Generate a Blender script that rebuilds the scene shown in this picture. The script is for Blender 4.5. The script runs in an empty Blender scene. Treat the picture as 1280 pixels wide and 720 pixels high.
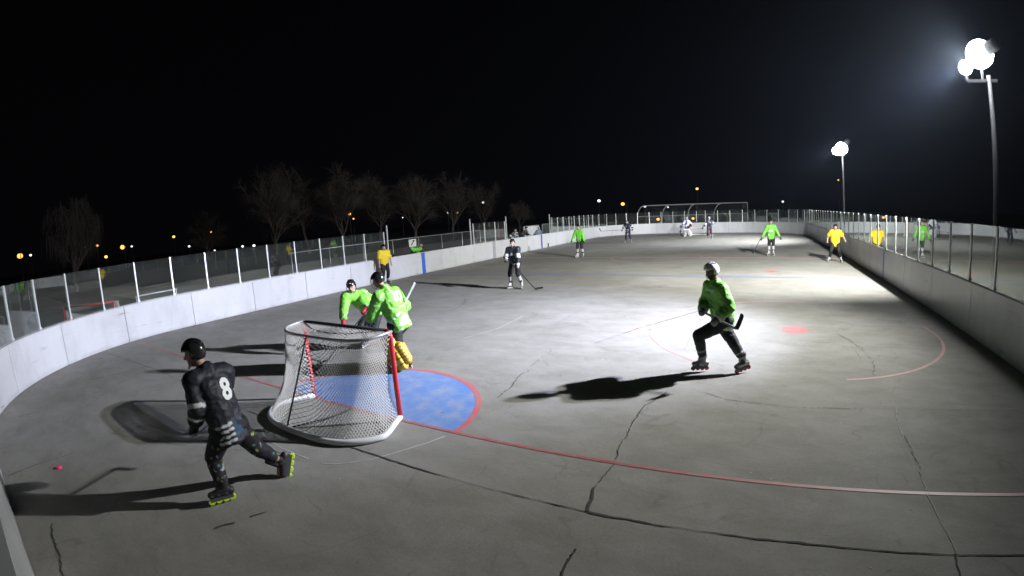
import bpy, bmesh, math, random
from mathutils import Vector, Matrix, noise
from mathutils.bvhtree import BVHTree
import numpy as np
random.seed(7)
S = bpy.context.scene
COL = S.collection
rad = math.radians
V = Vector

# ---------------------------------------------------------------- camera
cam = bpy.data.cameras.new('camera'); co = bpy.data.objects.new('camera', cam); COL.objects.link(co)
S.camera = co
cam.type = 'PANO'
cam.panorama_type = 'FISHEYE_LENS_POLYNOMIAL'
cam.sensor_fit = 'HORIZONTAL'; cam.sensor_width = 36.0; cam.sensor_height = 20.25
cam.fisheye_fov = rad(179)
cam.fisheye_polynomial_k0 = 0
cam.fisheye_polynomial_k1 = -0.05971492368263413
cam.fisheye_polynomial_k2 = -9.642383873143678e-06
cam.fisheye_polynomial_k3 = 1.4078195300537432e-05
cam.fisheye_polynomial_k4 = -1.915076956099199e-07
cam.clip_start = 0.02; cam.clip_end = 2000
r_ = V((0.8750287576858102, 0.4803966620772955, -0.059529154939580546))
u_ = V((-0.021189480325250323, 0.16087056159546037, 0.986748026770516))
f_ = V((-0.4836069469583472, 0.8621715081565581, -0.15094572328049707))
CAM = V((5.1106, -4.2570, 2.5590))
co.matrix_world = Matrix(((r_.x, u_.x, -f_.x, CAM.x), (r_.y, u_.y, -f_.y, CAM.y), (r_.z, u_.z, -f_.z, CAM.z), (0, 0, 0, 1)))

# ---------------------------------------------------------------- night sky
W = bpy.data.worlds.new('World'); S.world = W; W.use_nodes = True
nt = W.node_tree; bg = nt.nodes['Background']
tc = nt.nodes.new('ShaderNodeTexCoord'); sp = nt.nodes.new('ShaderNodeSeparateXYZ')
rp = nt.nodes.new('ShaderNodeValToRGB')
nt.links.new(tc.outputs['Generated'], sp.inputs[0]); nt.links.new(sp.outputs['Z'], rp.inputs[0])
rp.color_ramp.elements[0].position = 0.0; rp.color_ramp.elements[0].color = (0.0010, 0.0009, 0.0012, 1)
rp.color_ramp.elements[1].position = 0.55; rp.color_ramp.elements[1].color = (0.0006, 0.0006, 0.0009, 1)
nt.links.new(rp.outputs[0], bg.inputs[0]); bg.inputs[1].default_value = 1.0

# ---------------------------------------------------------------- render settings
S.view_settings.view_transform = 'Standard'; S.view_settings.look = 'None'
S.view_settings.exposure = 0.14; S.view_settings.gamma = 1.0
S.cycles.max_bounces = 8; S.cycles.transparent_max_bounces = 40
S.cycles.glossy_bounces = 3; S.cycles.diffuse_bounces = 3
S.cycles.sample_clamp_indirect = 3.0
S.cycles.volume_bounces = 0
LAMP1 = 23900.0; LAMP1B = 22500.0; LAMP1C = 11200.0; LAMP2 = 42000.0
GLOW_HAZE = 0.0003
LAMP_POS = [(10.81, 7.65, 6.02), (10.47, 7.80, 5.74), (11.25, 31.22, 6.43)]

# ---------------------------------------------------------------- helpers
def link(o):
    COL.objects.link(o); return o
def empty(name, loc, label=None, cat=None, group=None, rz=0):
    o = bpy.data.objects.new(name, None); link(o); o.location = loc; o.rotation_euler = (0, 0, rz)
    o.empty_display_size = 0.2
    tag(o, label, cat, group); return o
def tag(o, label=None, cat=None, group=None, kind=None):
    if label: o['label'] = label
    if cat: o['category'] = cat
    if group: o['group'] = group
    if kind: o['kind'] = kind
    return o
def ob(name, bm, mat, parent=None, smooth=False, recalc=False):
    me = bpy.data.meshes.new(name)
    if recalc: bmesh.ops.recalc_face_normals(bm, faces=bm.faces)
    bm.to_mesh(me); bm.free()
    if smooth:
        for p in me.polygons: p.use_smooth = True
    o = bpy.data.objects.new(name, me); link(o)
    if mat: me.materials.append(mat)
    if parent: o.parent = parent
    return o
def box(bm, c, s, rot=None):
    m = Matrix.Translation(V(c))
    if rot is not None: m = m @ rot.to_4x4()
    m = m @ Matrix.Diagonal((s[0], s[1], s[2], 1))
    bmesh.ops.create_cube(bm, size=1, matrix=m)
def frame_from(d, up=V((0, 0, 1))):
    d = V(d).normalized()
    if abs(d.dot(up)) > 0.98: up = V((1, 0, 0))
    x = d.cross(up).normalized(); z = x.cross(d)
    return Matrix((x, d, z)).transposed()      # columns right, forward, up
def tube(bm, pts, r, n=8, closed=False, cap=True):
    pts = [V(p) for p in pts]; N = len(pts); rings = []
    rr = r if isinstance(r, (list, tuple)) else [r] * N
    nrm = None
    for i, p in enumerate(pts):
        if closed: t = pts[(i + 1) % N] - pts[i - 1]
        else: t = pts[min(i + 1, N - 1)] - pts[max(i - 1, 0)]
        t.normalize()
        if nrm is None:
            nrm = t.orthogonal().normalized()
        nrm = (nrm - t * nrm.dot(t)).normalized(); b = t.cross(nrm)
        rings.append([bm.verts.new(p + (nrm * math.cos(2 * math.pi * k / n) + b * math.sin(2 * math.pi * k / n)) * rr[i]) for k in range(n)])
    for i in range(N if closed else N - 1):
        a, c = rings[i], rings[(i + 1) % N]
        for k in range(n): bm.faces.new((a[k], a[(k + 1) % n], c[(k + 1) % n], c[k]))
    if cap and not closed:
        bm.faces.new(rings[0][::-1]); bm.faces.new(rings[-1])
def bar(bm, a, b, w, h=None):
    a, b = V(a), V(b); R = frame_from(b - a)
    box(bm, (a + b) / 2, (w, (b - a).length, h or w), R)
def ell(bm, c, r, R=None, seg=16):
    m = Matrix.Translation(V(c))
    if R is not None: m = m @ R.to_4x4()
    m = m @ Matrix.Diagonal((r[0], r[1], r[2], 1))
    bmesh.ops.create_uvsphere(bm, u_segments=seg, v_segments=seg * 3 // 4, radius=1, matrix=m)
def disc(bm, c, r, z, n=48, r0=0.0, a0=0, a1=360):
    vs = []
    for i in range(n + 1):
        a = rad(a0 + (a1 - a0) * i / n)
        vs.append((bm.verts.new((c[0] + r * math.cos(a), c[1] + r * math.sin(a), z)), bm.verts.new((c[0] + r0 * math.cos(a), c[1] + r0 * math.sin(a), z))))
    for i in range(n):
        bm.faces.new((vs[i][1], vs[i][0], vs[i + 1][0], vs[i + 1][1]))
    bmesh.ops.remove_doubles(bm, verts=bm.verts, dist=1e-5)
def strip(bm, pts, w, z, closed=False):
    """flat ribbon; w number or list"""
    pts = [V((p[0], p[1], 0)) for p in pts]; N = len(pts); prev = None
    for i, p in enumerate(pts):
        t = (pts[min(i + 1, N - 1)] - pts[max(i - 1, 0)]).normalized(); n = V((-t.y, t.x, 0))
        ww = w[i] if isinstance(w, list) else w
        a = bm.verts.new((p.x + n.x * ww / 2, p.y + n.y * ww / 2, z)); b = bm.verts.new((p.x - n.x * ww / 2, p.y - n.y * ww / 2, z))
        if prev: bm.faces.new((prev[1], b, a, prev[0]))
        prev = (a, b)

# ---------------------------------------------------------------- materials
MATS = {}
def mat(name, col, rough=0.6, metal=0.0, noise_scale=None, noise_amt=0.25, bump=0.0, bump_scale=None, emit=None, estr=0, spec=None, sheen=0):
    if name in MATS: return MATS[name]
    m = bpy.data.materials.new(name); m.use_nodes = True; n = m.node_tree; b = n.nodes['Principled BSDF']
    b.inputs['Base Color'].default_value = (*col, 1); b.inputs['Roughness'].default_value = rough; b.inputs['Metallic'].default_value = metal
    if spec is not None: b.inputs['Specular IOR Level'].default_value = spec
    if sheen: b.inputs['Sheen Weight'].default_value = sheen
    t = n.nodes.new('ShaderNodeTexCoord')
    if noise_scale:
        x = n.nodes.new('ShaderNodeTexNoise'); x.inputs['Scale'].default_value = noise_scale; x.inputs['Detail'].default_value = 6
        n.links.new(t.outputs['Object'], x.inputs['Vector'])
        mx = n.nodes.new('ShaderNodeMix'); mx.data_type = 'RGBA'
        mx.inputs[6].default_value = (*[c * (1 - noise_amt) for c in col], 1); mx.inputs[7].default_value = (*[min(1, c * (1 + noise_amt)) for c in col], 1)
        n.links.new(x.outputs['Fac'], mx.inputs[0]); n.links.new(mx.outputs[2], b.inputs['Base Color'])
    if bump:
        x = n.nodes.new('ShaderNodeTexNoise'); x.inputs['Scale'].default_value = bump_scale or 30; x.inputs['Detail'].default_value = 4
        n.links.new(t.outputs['Object'], x.inputs['Vector'])
        bp = n.nodes.new('ShaderNodeBump'); bp.inputs['Strength'].default_value = bump; bp.inputs['Distance'].default_value = 0.02
        n.links.new(x.outputs['Fac'], bp.inputs['Height']); n.links.new(bp.outputs[0], b.inputs['Normal'])
    if emit:
        b.inputs['Emission Color'].default_value = (*emit, 1); b.inputs['Emission Strength'].default_value = estr
    MATS[name] = m; return m
def attr_mat(name, rough=0.8, bump=0.35, scale=14, spec=0.2, sheen=0.0, blot=.35):
    """cloth / gear whose colours come from the pattern woven in it (colour attribute)"""
    if name in MATS: return MATS[name]
    m = bpy.data.materials.new(name); m.use_nodes = True; n = m.node_tree; b = n.nodes['Principled BSDF']
    a = n.nodes.new('ShaderNodeAttribute'); a.attribute_name = 'pattern'
    t = n.nodes.new('ShaderNodeTexCoord'); x = n.nodes.new('ShaderNodeTexNoise'); x.inputs['Scale'].default_value = scale; x.inputs['Detail'].default_value = 5
    n.links.new(t.outputs['Object'], x.inputs['Vector'])
    mx = n.nodes.new('ShaderNodeMix'); mx.data_type = 'RGBA'; mx.blend_type = 'MULTIPLY'; mx.inputs[0].default_value = blot
    n.links.new(a.outputs['Color'], mx.inputs[6]); n.links.new(x.outputs['Fac'], mx.inputs[7])
    n.links.new(mx.outputs[2], b.inputs['Base Color'])
    b.inputs['Roughness'].default_value = rough; b.inputs['Specular IOR Level'].default_value = spec
    bp = n.nodes.new('ShaderNodeBump'); bp.inputs['Strength'].default_value = bump; bp.inputs['Distance'].default_value = 0.03
    n.links.new(x.outputs['Fac'], bp.inputs['Height']); n.links.new(bp.outputs[0], b.inputs['Normal'])
    MATS[name] = m; return m

def floor_material():
    m = bpy.data.materials.new('painted_concrete'); m.use_nodes = True; n = m.node_tree; L = n.links; b = n.nodes['Principled BSDF']
    g = n.nodes.new('ShaderNodeNewGeometry')
    def nz(scale, detail=8, rough=0.6, dist=0.0, vec=None):
        x = n.nodes.new('ShaderNodeTexNoise'); x.inputs['Scale'].default_value = scale; x.inputs['Detail'].default_value = detail
        x.inputs['Roughness'].default_value = rough; x.inputs['Distortion'].default_value = dist
        L.new(vec or g.outputs['Position'], x.inputs['Vector']); return x.outputs['Fac']
    def ramp(src, p0, c0, p1, c1):
        r = n.nodes.new('ShaderNodeValToRGB'); r.color_ramp.elements[0].position = p0; r.color_ramp.elements[0].color = (*c0, 1)
        r.color_ramp.elements[1].position = p1; r.color_ramp.elements[1].color = (*c1, 1); L.new(src, r.inputs[0]); return r.outputs[0]
    def mix(f, a, c, mode='MIX'):
        x = n.nodes.new('ShaderNodeMix'); x.data_type = 'RGBA'; x.blend_type = mode
        if isinstance(f, float): x.inputs[0].default_value = f
        else: L.new(f, x.inputs[0])
        L.new(a, x.inputs[6]); L.new(c, x.inputs[7]); return x.outputs[2]
    base = ramp(nz(0.22, 5), 0.35, (0.218, 0.213, 0.190), 0.65, (0.282, 0.276, 0.258))
    # every slab was poured and coated a little differently
    mp = n.nodes.new('ShaderNodeMapping'); mp.inputs['Location'].default_value = (-0.6 / 3.15, 0.91 / 3.05, 0.5)
    mp.inputs['Scale'].default_value = (1 / 3.15, 1 / 3.05, 0.0)
    fl = n.nodes.new('ShaderNodeVectorMath'); fl.operation = 'FLOOR'; L.new(g.outputs['Position'], mp.inputs[0]); L.new(mp.outputs[0], fl.inputs[0])
    wn = n.nodes.new('ShaderNodeTexWhiteNoise'); wn.noise_dimensions = '3D'; L.new(fl.outputs[0], wn.inputs['Vector'])
    slab = ramp(wn.outputs['Value'], 0.0, (0.94, 0.94, 0.94), 1.0, (1.03, 1.03, 1.03))
    base = mix(1.0, base, slab, 'MULTIPLY')
    # scuffs, long faint smears
    mp2 = n.nodes.new('ShaderNodeMapping'); mp2.inputs['Rotation'].default_value = (0, 0, rad(28)); mp2.inputs['Scale'].default_value = (0.7, 1.3, 1); L.new(g.outputs['Position'], mp2.inputs[0])
    sm = ramp(nz(1.6, 12, 0.72, 0.3, mp2.outputs[0]), 0.36, (0.78, 0.78, 0.75), 0.62, (1.09, 1.09, 1.09))
    base = mix(0.75, base, sm, 'MULTIPLY')
    # dirt patches
    dp = ramp(nz(0.9, 9, 0.7, 0.4), 0.27, (0.66, 0.66, 0.62), 0.40, (1, 1, 1))
    base = mix(0.8, base, dp, 'MULTIPLY')
    fine = ramp(nz(38, 6, .75), 0.3, (0.80, 0.80, 0.80), 0.7, (1.14, 1.14, 1.14)); base = mix(0.8, base, fine, 'MULTIPLY')
    sp_ = ramp(nz(9, 2, 0.4), 0.19, (0.55, 0.55, 0.5), 0.24, (1, 1, 1)); base = mix(0.8, base, sp_, 'MULTIPLY')
    for (sc, seed, rot) in ((0.55, 0.0, 10), (0.8, 7.3, 75)):
        m3 = n.nodes.new('ShaderNodeMapping'); m3.inputs['Location'].default_value = (seed, seed, 0); m3.inputs['Rotation'].default_value = (0, 0, rad(rot)); L.new(g.outputs['Position'], m3.inputs[0])
        q = nz(sc, 3, 0.4, 0.8, m3.outputs[0]); ab = n.nodes.new('ShaderNodeMath'); ab.operation = 'SUBTRACT'; ab.inputs[1].default_value = .5; L.new(q, ab.inputs[0])
        a2 = n.nodes.new('ShaderNodeMath'); a2.operation = 'ABSOLUTE'; L.new(ab.outputs[0], a2.inputs[0])
        lnm = ramp(a2.outputs[0], 0.0015, (0.72, 0.72, 0.70), 0.006, (1, 1, 1)); base = mix(ramp(nz(1.1, 4, .6, 0, m3.outputs[0]), .5, (0, 0, 0), .6, (.7, .7, .7)), base, lnm, 'MULTIPLY')
    L.new(base, b.inputs['Base Color'])
    rr = ramp(nz(0.7, 6), 0.3, (0.68,) * 3, 0.7, (0.82,) * 3); L.new(rr, b.inputs['Roughness'])
    b.inputs['Specular IOR Level'].default_value = 0.15
    bp = n.nodes.new('ShaderNodeBump'); bp.inputs['Strength'].default_value = 0.35; bp.inputs['Distance'].default_value = 0.008
    L.new(nz(40, 4), bp.inputs['Height']); L.new(bp.outputs[0], b.inputs['Normal'])
    return m
def paint_material(name, col, wear=0.5, under=(0.235, 0.235, 0.215), scale=5.0, fade=None):
    """floor paint worn through to the concrete"""
    m = bpy.data.materials.new(name); m.use_nodes = True; n = m.node_tree; L = n.links; b = n.nodes['Principled BSDF']
    g = n.nodes.new('ShaderNodeNewGeometry'); x = n.nodes.new('ShaderNodeTexNoise'); x.inputs['Scale'].default_value = scale; x.inputs['Detail'].default_value = 9; x.inputs['Roughness'].default_value = 0.7
    L.new(g.outputs['Position'], x.inputs['Vector'])
    r = n.nodes.new('ShaderNodeValToRGB'); e = r.color_ramp.elements
    e[0].position = wear - 0.12; e[0].color = (*[u * 0.6 + c * 0.4 for u, c in zip(under, col)], 1); e[1].position = wear + 0.1; e[1].color = (*col, 1)
    L.new(x.outputs['Fac'], r.inputs[0]); out = r.outputs[0]
    if fade:   # repainted end: colour runs along X from col to fade[0]
        s = n.nodes.new('ShaderNodeSeparateXYZ'); L.new(g.outputs['Position'], s.inputs[0])
        mr = n.nodes.new('ShaderNodeMapRange'); mr.inputs[1].default_value = fade[1]; mr.inputs[2].default_value = fade[2]; L.new(s.outputs['X'], mr.inputs[0])
        mx = n.nodes.new('ShaderNodeMix'); mx.data_type = 'RGBA'; L.new(mr.outputs[0], mx.inputs[0]); L.new(out, mx.inputs[6]); mx.inputs[7].default_value = (*fade[0], 1); out = mx.outputs[2]
    L.new(out, b.inputs['Base Color']); b.inputs['Roughness'].default_value = 0.55
    return m
def board_material():
    m = bpy.data.materials.new('scuffed_white_board'); m.use_nodes = True; n = m.node_tree; L = n.links; b = n.nodes['Principled BSDF']
    g = n.nodes.new('ShaderNodeNewGeometry')
    def nz(scale, detail, vs=(1, 1, 1), dist=0):
        mp = n.nodes.new('ShaderNodeMapping'); mp.inputs['Scale'].default_value = vs; L.new(g.outputs['Position'], mp.inputs[0])
        x = n.nodes.new('ShaderNodeTexNoise'); x.inputs['Scale'].default_value = scale; x.inputs['Detail'].default_value = detail; x.inputs['Distortion'].default_value = dist
        x.inputs['Roughness'].default_value = 0.65; L.new(mp.outputs[0], x.inputs['Vector']); return x.outputs['Fac']
    def ramp(src, p0, c0, p1, c1):
        r = n.nodes.new('ShaderNodeValToRGB'); r.color_ramp.elements[0].position = p0; r.color_ramp.elements[0].color = (*c0, 1)
        r.color_ramp.elements[1].position = p1; r.color_ramp.elements[1].color = (*c1, 1); L.new(src, r.inputs[0]); return r.outputs[0]
    def mul(a, c, f=1.0):
        x = n.nodes.new('ShaderNodeMix'); x.data_type = 'RGBA'; x.blend_type = 'MULTIPLY'; x.inputs[0].default_value = f; L.new(a, x.inputs[6]); L.new(c, x.inputs[7]); return x.outputs[2]
    a = ramp(nz(0.5, 5), 0.35, (0.46, 0.465, 0.485), 0.65, (0.52, 0.525, 0.545))
    a = mul(a, ramp(nz(1.6, 8, (1, 1, 0.35)), 0.33, (0.62, 0.62, 0.60), 0.5, (1, 1, 1)), 0.32)
    a = mul(a, ramp(nz(3.0, 5, (0.35, 0.35, 5), 0.7), 0.30, (0.38, 0.38, 0.36), 0.36, (1, 1, 1)), 0.6)
    oi = n.nodes.new('ShaderNodeObjectInfo'); a = mul(a, ramp(oi.outputs['Random'], 0, (0.94, 0.94, 0.94), 1, (1, 1, 1)))
    s = n.nodes.new('ShaderNodeSeparateXYZ'); L.new(g.outputs['Position'], s.inputs[0])
    ad = n.nodes.new('ShaderNodeMath'); ad.operation = 'ADD'; L.new(s.outputs['Z'], ad.inputs[0])
    ml = n.nodes.new('ShaderNodeMath'); ml.operation = 'MULTIPLY'; L.new(nz(2.2, 6), ml.inputs[0]); ml.inputs[1].default_value = 0.35; L.new(ml.outputs[0], ad.inputs[1])
    a = mul(a, ramp(ad.outputs[0], 0.14, (0.5, 0.49, 0.45), 0.30, (1, 1, 1)), 0.45)     # splashed dirt band along the foot
    L.new(a, b.inputs['Base Color']); b.inputs['Roughness'].default_value = 0.27
    return m
def glass_material():
    m = bpy.data.materials.new('acrylic_glass'); m.use_nodes = True; n = m.node_tree; L = n.links
    n.nodes.remove(n.nodes['Principled BSDF']); out = n.nodes['Material Output']
    tr = n.nodes.new('ShaderNodeBsdfTransparent'); tr.inputs[0].default_value = (0.93, 0.955, 0.94, 1)
    gl = n.nodes.new('ShaderNodeBsdfGlossy'); gl.inputs['Roughness'].default_value = 0.012; gl.inputs[0].default_value = (0.95, 1, 0.97, 1)
    fr = n.nodes.new('ShaderNodeFresnel'); fr.inputs[0].default_value = 1.5
    k = n.nodes.new('ShaderNodeMath'); k.operation = 'MULTIPLY'; k.inputs[1].default_value = 2.8; k.use_clamp = True; L.new(fr.outputs[0], k.inputs[0])
    g = n.nodes.new('ShaderNodeNewGeometry'); inv = n.nodes.new('ShaderNodeMath'); inv.operation = 'SUBTRACT'; inv.inputs[0].default_value = 1; L.new(g.outputs['Backfacing'], inv.inputs[1])
    k2 = n.nodes.new('ShaderNodeMath'); k2.operation = 'MULTIPLY'; L.new(k.outputs[0], k2.inputs[0]); L.new(inv.outputs[0], k2.inputs[1])
    # dust film
    di = n.nodes.new('ShaderNodeBsdfDiffuse'); di.inputs[0].default_value = (0.5, 0.52, 0.5, 1)
    mxd = n.nodes.new('ShaderNodeMixShader'); mxd.inputs[0].default_value = 0.012; L.new(tr.outputs[0], mxd.inputs[1]); L.new(di.outputs[0], mxd.inputs[2])
    mx = n.nodes.new('ShaderNodeMixShader'); L.new(k2.outputs[0], mx.inputs[0]); L.new(mxd.outputs[0], mx.inputs[1]); L.new(gl.outputs[0], mx.inputs[2]); L.new(mx.outputs[0], out.inputs[0])
    return m
M_FLOOR = floor_material(); M_BOARD = board_material(); M_GLASS = glass_material()
M_RED = paint_material('worn_red_paint', (0.40, 0.08, 0.085), 0.50, fade=((0.50, 0.33, 0.31), 3.8, 7.2))
M_REDC = paint_material('faded_red_paint', (0.48, 0.11, 0.12), 0.47)
M_REDL = paint_material('pink_red_paint', (0.46, 0.25, 0.235), 0.45)
M_BLUE = paint_material('worn_blue_paint', (0.115, 0.215, 0.46), 0.47, under=(.33, .35, .38), scale=3.2)
M_BLUEL = paint_material('faded_blue_paint', (0.12, 0.17, 0.42), 0.52)
M_WHITEP = paint_material('faded_white_paint', (0.42, 0.43, 0.43), 0.5)
M_DARKP = paint_material('old_dark_line', (0.10, 0.09, 0.09), 0.48)
M_CRACK = mat('crack_filler', (0.045, 0.045, 0.04), 0.9)
M_CRACKL = mat('pale_crack_edge', (0.42, 0.43, 0.40), 0.9)
M_ALU = mat('aluminium_post', (0.62, 0.64, 0.64), 0.38, 0.35, noise_scale=6, noise_amt=0.08)
M_CAP = mat('grey_cap_rail', (0.36, 0.37, 0.38), 0.5)
M_DARKSEAM = mat('dark_sill', (0.05, 0.05, 0.05), 0.7)
M_GALV = mat('galvanised_steel', (0.36, 0.37, 0.38), 0.5, 0.6, noise_scale=3, noise_amt=0.15)
M_STEEL = mat('painted_steel_pole', (0.045, 0.045, 0.05), 0.6, 0.0, noise_scale=2, noise_amt=0.15)
M_GRASS = mat('dry_winter_grass', (0.040, 0.046, 0.024), 0.95, noise_scale=0.6, noise_amt=0.5, bump=0.6, bump_scale=20)
M_APRON = mat('asphalt_apron', (0.06, 0.06, 0.058), 0.9, noise_scale=2, noise_amt=0.3, bump=0.3, bump_scale=60)
M_BARK = mat('grey_brown_bark', (0.045, 0.037, 0.03), 0.9, noise_scale=4, noise_amt=0.4, bump=0.6, bump_scale=8)
M_TWIG = mat('brown_twigs', (0.042, 0.032, 0.024), 0.9, noise_scale=1, noise_amt=0.35)

# ---------------------------------------------------------------- rink outline
X0, X1, Y0, Y1, RR = -10.0, 9.78, -4.5, 45.0, 6.0
SEGS = []
def arc(cx, cy, a0, a1, r=RR): SEGS.append(('a', cx, cy, a0, a1, abs(rad(a1 - a0)) * r))
def ln(a, b): SEGS.append(('l', a, b, (V(b) - V(a)).length))
XM = 0.0
# anticlockwise seen from below: start middle of the near end, go left, far, right, back
ln((XM, Y0), (X0 + RR, Y0)); arc(X0 + RR, Y0 + RR, 270, 180); ln((X0, Y0 + RR), (X0, Y1 - RR)); arc(X0 + RR, Y1 - RR, 180, 90)
ln((X0 + RR, Y1), (X1 - RR, Y1)); arc(X1 - RR, Y1 - RR, 90, 0); ln((X1, Y1 - RR), (X1, Y0 + RR)); arc(X1 - RR, Y0 + RR, 0, -90); ln((X1 - RR, Y0), (XM, Y0))
SL = [s[-1] for s in SEGS]; TOT = sum(SL)
def at(s, off=0.0):
    """point on the boards' inner face at arc length s; off = outwards"""
    s = s % TOT
    for g in SEGS:
        if s <= g[-1] + 1e-9: break
        s -= g[-1]
    if g[0] == 'l':
        a, b = V(g[1]), V(g[2]); d = (b - a).normalized(); p = a + d * s; n = V((-d.y, d.x))
        return V((p.x + n.x * off, p.y + n.y * off, 0))
    a = rad(g[3] + (g[4] - g[3]) * s / g[-1]); return V((g[1] + math.cos(a) * (RR + off), g[2] + math.sin(a) * (RR + off), 0))
# sanity: outward must leave the rink
S_LEFT0 = SL[0] + SL[1]                # start of left straight (Y = 1.5)
S_RIGHT0 = sum(SL[:6])                 # start of right straight (Y = 39)
def outward_ok():
    p = at(S_LEFT0 + 5, 1.0); return p.x < X0
SG = 1.0 if outward_ok() else -1.0
_at = at
def at(s, off=0.0): return _at(s, off * SG)
def sL(y): return S_LEFT0 + (y - (Y0 + RR))
def sR(y): return S_RIGHT0 + ((Y1 - RR) - y)

# ---------------------------------------------------------------- ground
bm = bmesh.new(); bmesh.ops.create_grid(bm, x_segments=2, y_segments=2, size=190)
o = ob('ground', bm, M_GRASS); o.location = (0, 30, -0.12); tag(o, 'dark winter grass around the rink', kind='structure')
bm = bmesh.new(); vs = [bm.verts.new((*at(TOT * i / 160, 2.2).xy, -0.03)) for i in range(160)]; f = bm.faces.new(vs); f.normal_update()
bmesh.ops.recalc_face_normals(bm, faces=bm.faces)
if bm.faces[:][0].normal.z < 0: bmesh.ops.reverse_faces(bm, faces=bm.faces)
r = bmesh.ops.extrude_face_region(bm, geom=bm.faces[:]); 
for v in r['geom']:
    if isinstance(v, bmesh.types.BMVert): v.co.z -= 0.2
tag(ob('apron', bm, M_APRON, recalc=True), 'asphalt strip around the rink', kind='structure')
bm = bmesh.new(); vs = [bm.verts.new((*at(TOT * i / 240, 0.14).xy, 0.0)) for i in range(240)]; f = bm.faces.new(vs); bm.normal_update()
if bm.faces[:][0].normal.z < 0: bmesh.ops.reverse_faces(bm, faces=bm.faces)
tag(ob('rink_floor', bm, M_FLOOR), 'grey coated concrete rink floor', kind='structure')

# painted markings (sheets above the floor)
def sheet(name, build, m, label=None):
    bm = bmesh.new(); build(bm); bm.normal_update()
    for f in bm.faces:
        if f.normal.z < 0: f.normal_flip()
    return tag(ob(name, bm, m), label, kind='structure')
Z1, Z2, Z3 = 0.0015, 0.003, 0.0045
def goal_crease(bm): disc(bm, (0, 0), 1.78, Z1, 48, 0, 0, 180)
sheet('goal_crease_paint', goal_crease, M_BLUE, 'blue half-round goal crease')
sheet('goal_crease_outline', lambda bm: disc(bm, (0, 0), 1.85, Z2, 60, 1.765, 0, 180), M_REDC, 'red outline of the goal crease')
sheet('goal_line', lambda bm: strip(bm, [(-9.2 + i * 0.5, 0) for i in range(38)] + [(9.25, 0)], 0.052, Z3), M_RED, 'red goal line across the floor')
def far_marks(bm):
    strip(bm, [(X0, 20.85), (X1, 20.85)], 0.25, Z1)
sheet('centre_line', far_marks, M_REDL, 'faded red centre line')
sheet('far_goal_line', lambda bm: strip(bm, [(-9.5, 40.5), (9.3, 40.5)], 0.06, Z1), M_REDL)
sheet('blue_line', lambda bm: strip(bm, [(X0 + .02, 13.93), (-2, 13.93), (X1 - .02, 13.93)], 0.24, Z1), M_BLUEL, 'faded blue line across the floor')
sheet('far_blue_line', lambda bm: strip(bm, [(X0 + .02, 27.6), (X1 - .02, 27.6)], 0.24, Z1), M_BLUEL)
def ring_(bm, cx, cy, a0=0, a1=360, w=0.05, r=3.08, z=Z2): disc(bm, (cx, cy), r + w / 2, z, 90, r - w / 2, a0, a1)
sheet('faceoff_circle', lambda bm: (ring_(bm, 5.95, 6.14, 80, 235), ring_(bm, 5.95, 6.14, -78, 12, .06)), M_REDL, 'worn red face-off circle by the right boards')
sheet('faceoff_circle_arc', lambda bm: ring_(bm, -5.95, 6.14, -38, 40, 0.035), M_DARKP, 'worn dark arc of the left face-off circle')
sheet('faceoff_dot', lambda bm: disc(bm, (5.97, 6.14), 0.29, Z2), M_REDC, 'red face-off dot by the right boards')
sheet('faceoff_dot', lambda bm: disc(bm, (-5.95, 6.14), 0.29, Z2), M_REDC)
sheet('neutral_dot', lambda bm: disc(bm, (5.75, 15.62), 0.27, Z2), M_REDC, 'red dot beyond the blue line')
sheet('neutral_dot', lambda bm: disc(bm, (-5.75, 15.62), 0.27, Z2), M_REDL)
sheet('neutral_dot', lambda bm: disc(bm, (5.75, 26.0), 0.27, Z2), M_REDL)
sheet('centre_circle', lambda bm: ring_(bm, -0.1, 20.85, r=2.4, w=0.06), M_REDL)
sheet('hash_marks', lambda bm: (strip(bm, [(2.28, 6.86), (3.0, 6.89)], 0.04, Z2), strip(bm, [(2.3, 5.62), (2.95, 5.60)], 0.04, Z2)), M_REDL, 'short red hash marks beside the circle')
def old_arc(bm):
    pts = [(-.62, -1.2), (-.4, -1.3), (-.15, -1.36), (.15, -1.39), (.45, -1.39), (.68, -1.38)]
    strip(bm, pts, 0.022, Z2)
    strip(bm, [(.9, -1.37), (1.05, -1.3), (1.17, -1.2), (1.36, -.98), (1.51, -.69), (1.66, -.38), (1.75, -.13)], 0.022, Z2)
    strip(bm, [(-2.05, 6.9), (-1.6, 7.25), (-1.2, 7.5)], 0.02, Z2); strip(bm, [(-.73, 3.9), (-.45, 4.9), (-.5, 6.2)], 0.018, Z2)
sheet('old_white_line', old_arc, M_WHITEP, 'old white curved line behind the net')

# joints and cracks
def jag(pts, amp, step=0.07, seed=0):
    rn = random.Random(seed); out = []; w = 0
    for a, b in zip(pts, pts[1:]):
        a, b = V(a), V(b); n = max(1, int((b - a).length / step)); d = (b - a).normalized() if (b - a).length else V((1, 0)); q = V((-d.y, d.x))
        for i in range(n):
            w = w * 0.8 + rn.uniform(-amp, amp) * 0.6
            p = a + (b - a) * i / n + q * w; out.append((p.x, p.y))
    out.append(tuple(pts[-1])); return out
def crack(bm, pts, w, amp=0.02, seed=0, z=.006, gaps=0.0):
    P = jag(pts, amp * .9, 0.045, seed); rn = random.Random(seed + 99)
    run = []; lvl = 1.0
    ws = []
    for p in P:
        lvl = min(1.2, max(0.2, lvl + rn.uniform(-.25, .25)))
        if gaps and rn.random() < gaps:
            if len(run) > 1: strip(bm, run, ws, z)
            run, ws = [], []
        run.append(p); ws.append(w * lvl * .8)
    if len(run) > 1: strip(bm, run, ws, z)
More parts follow.
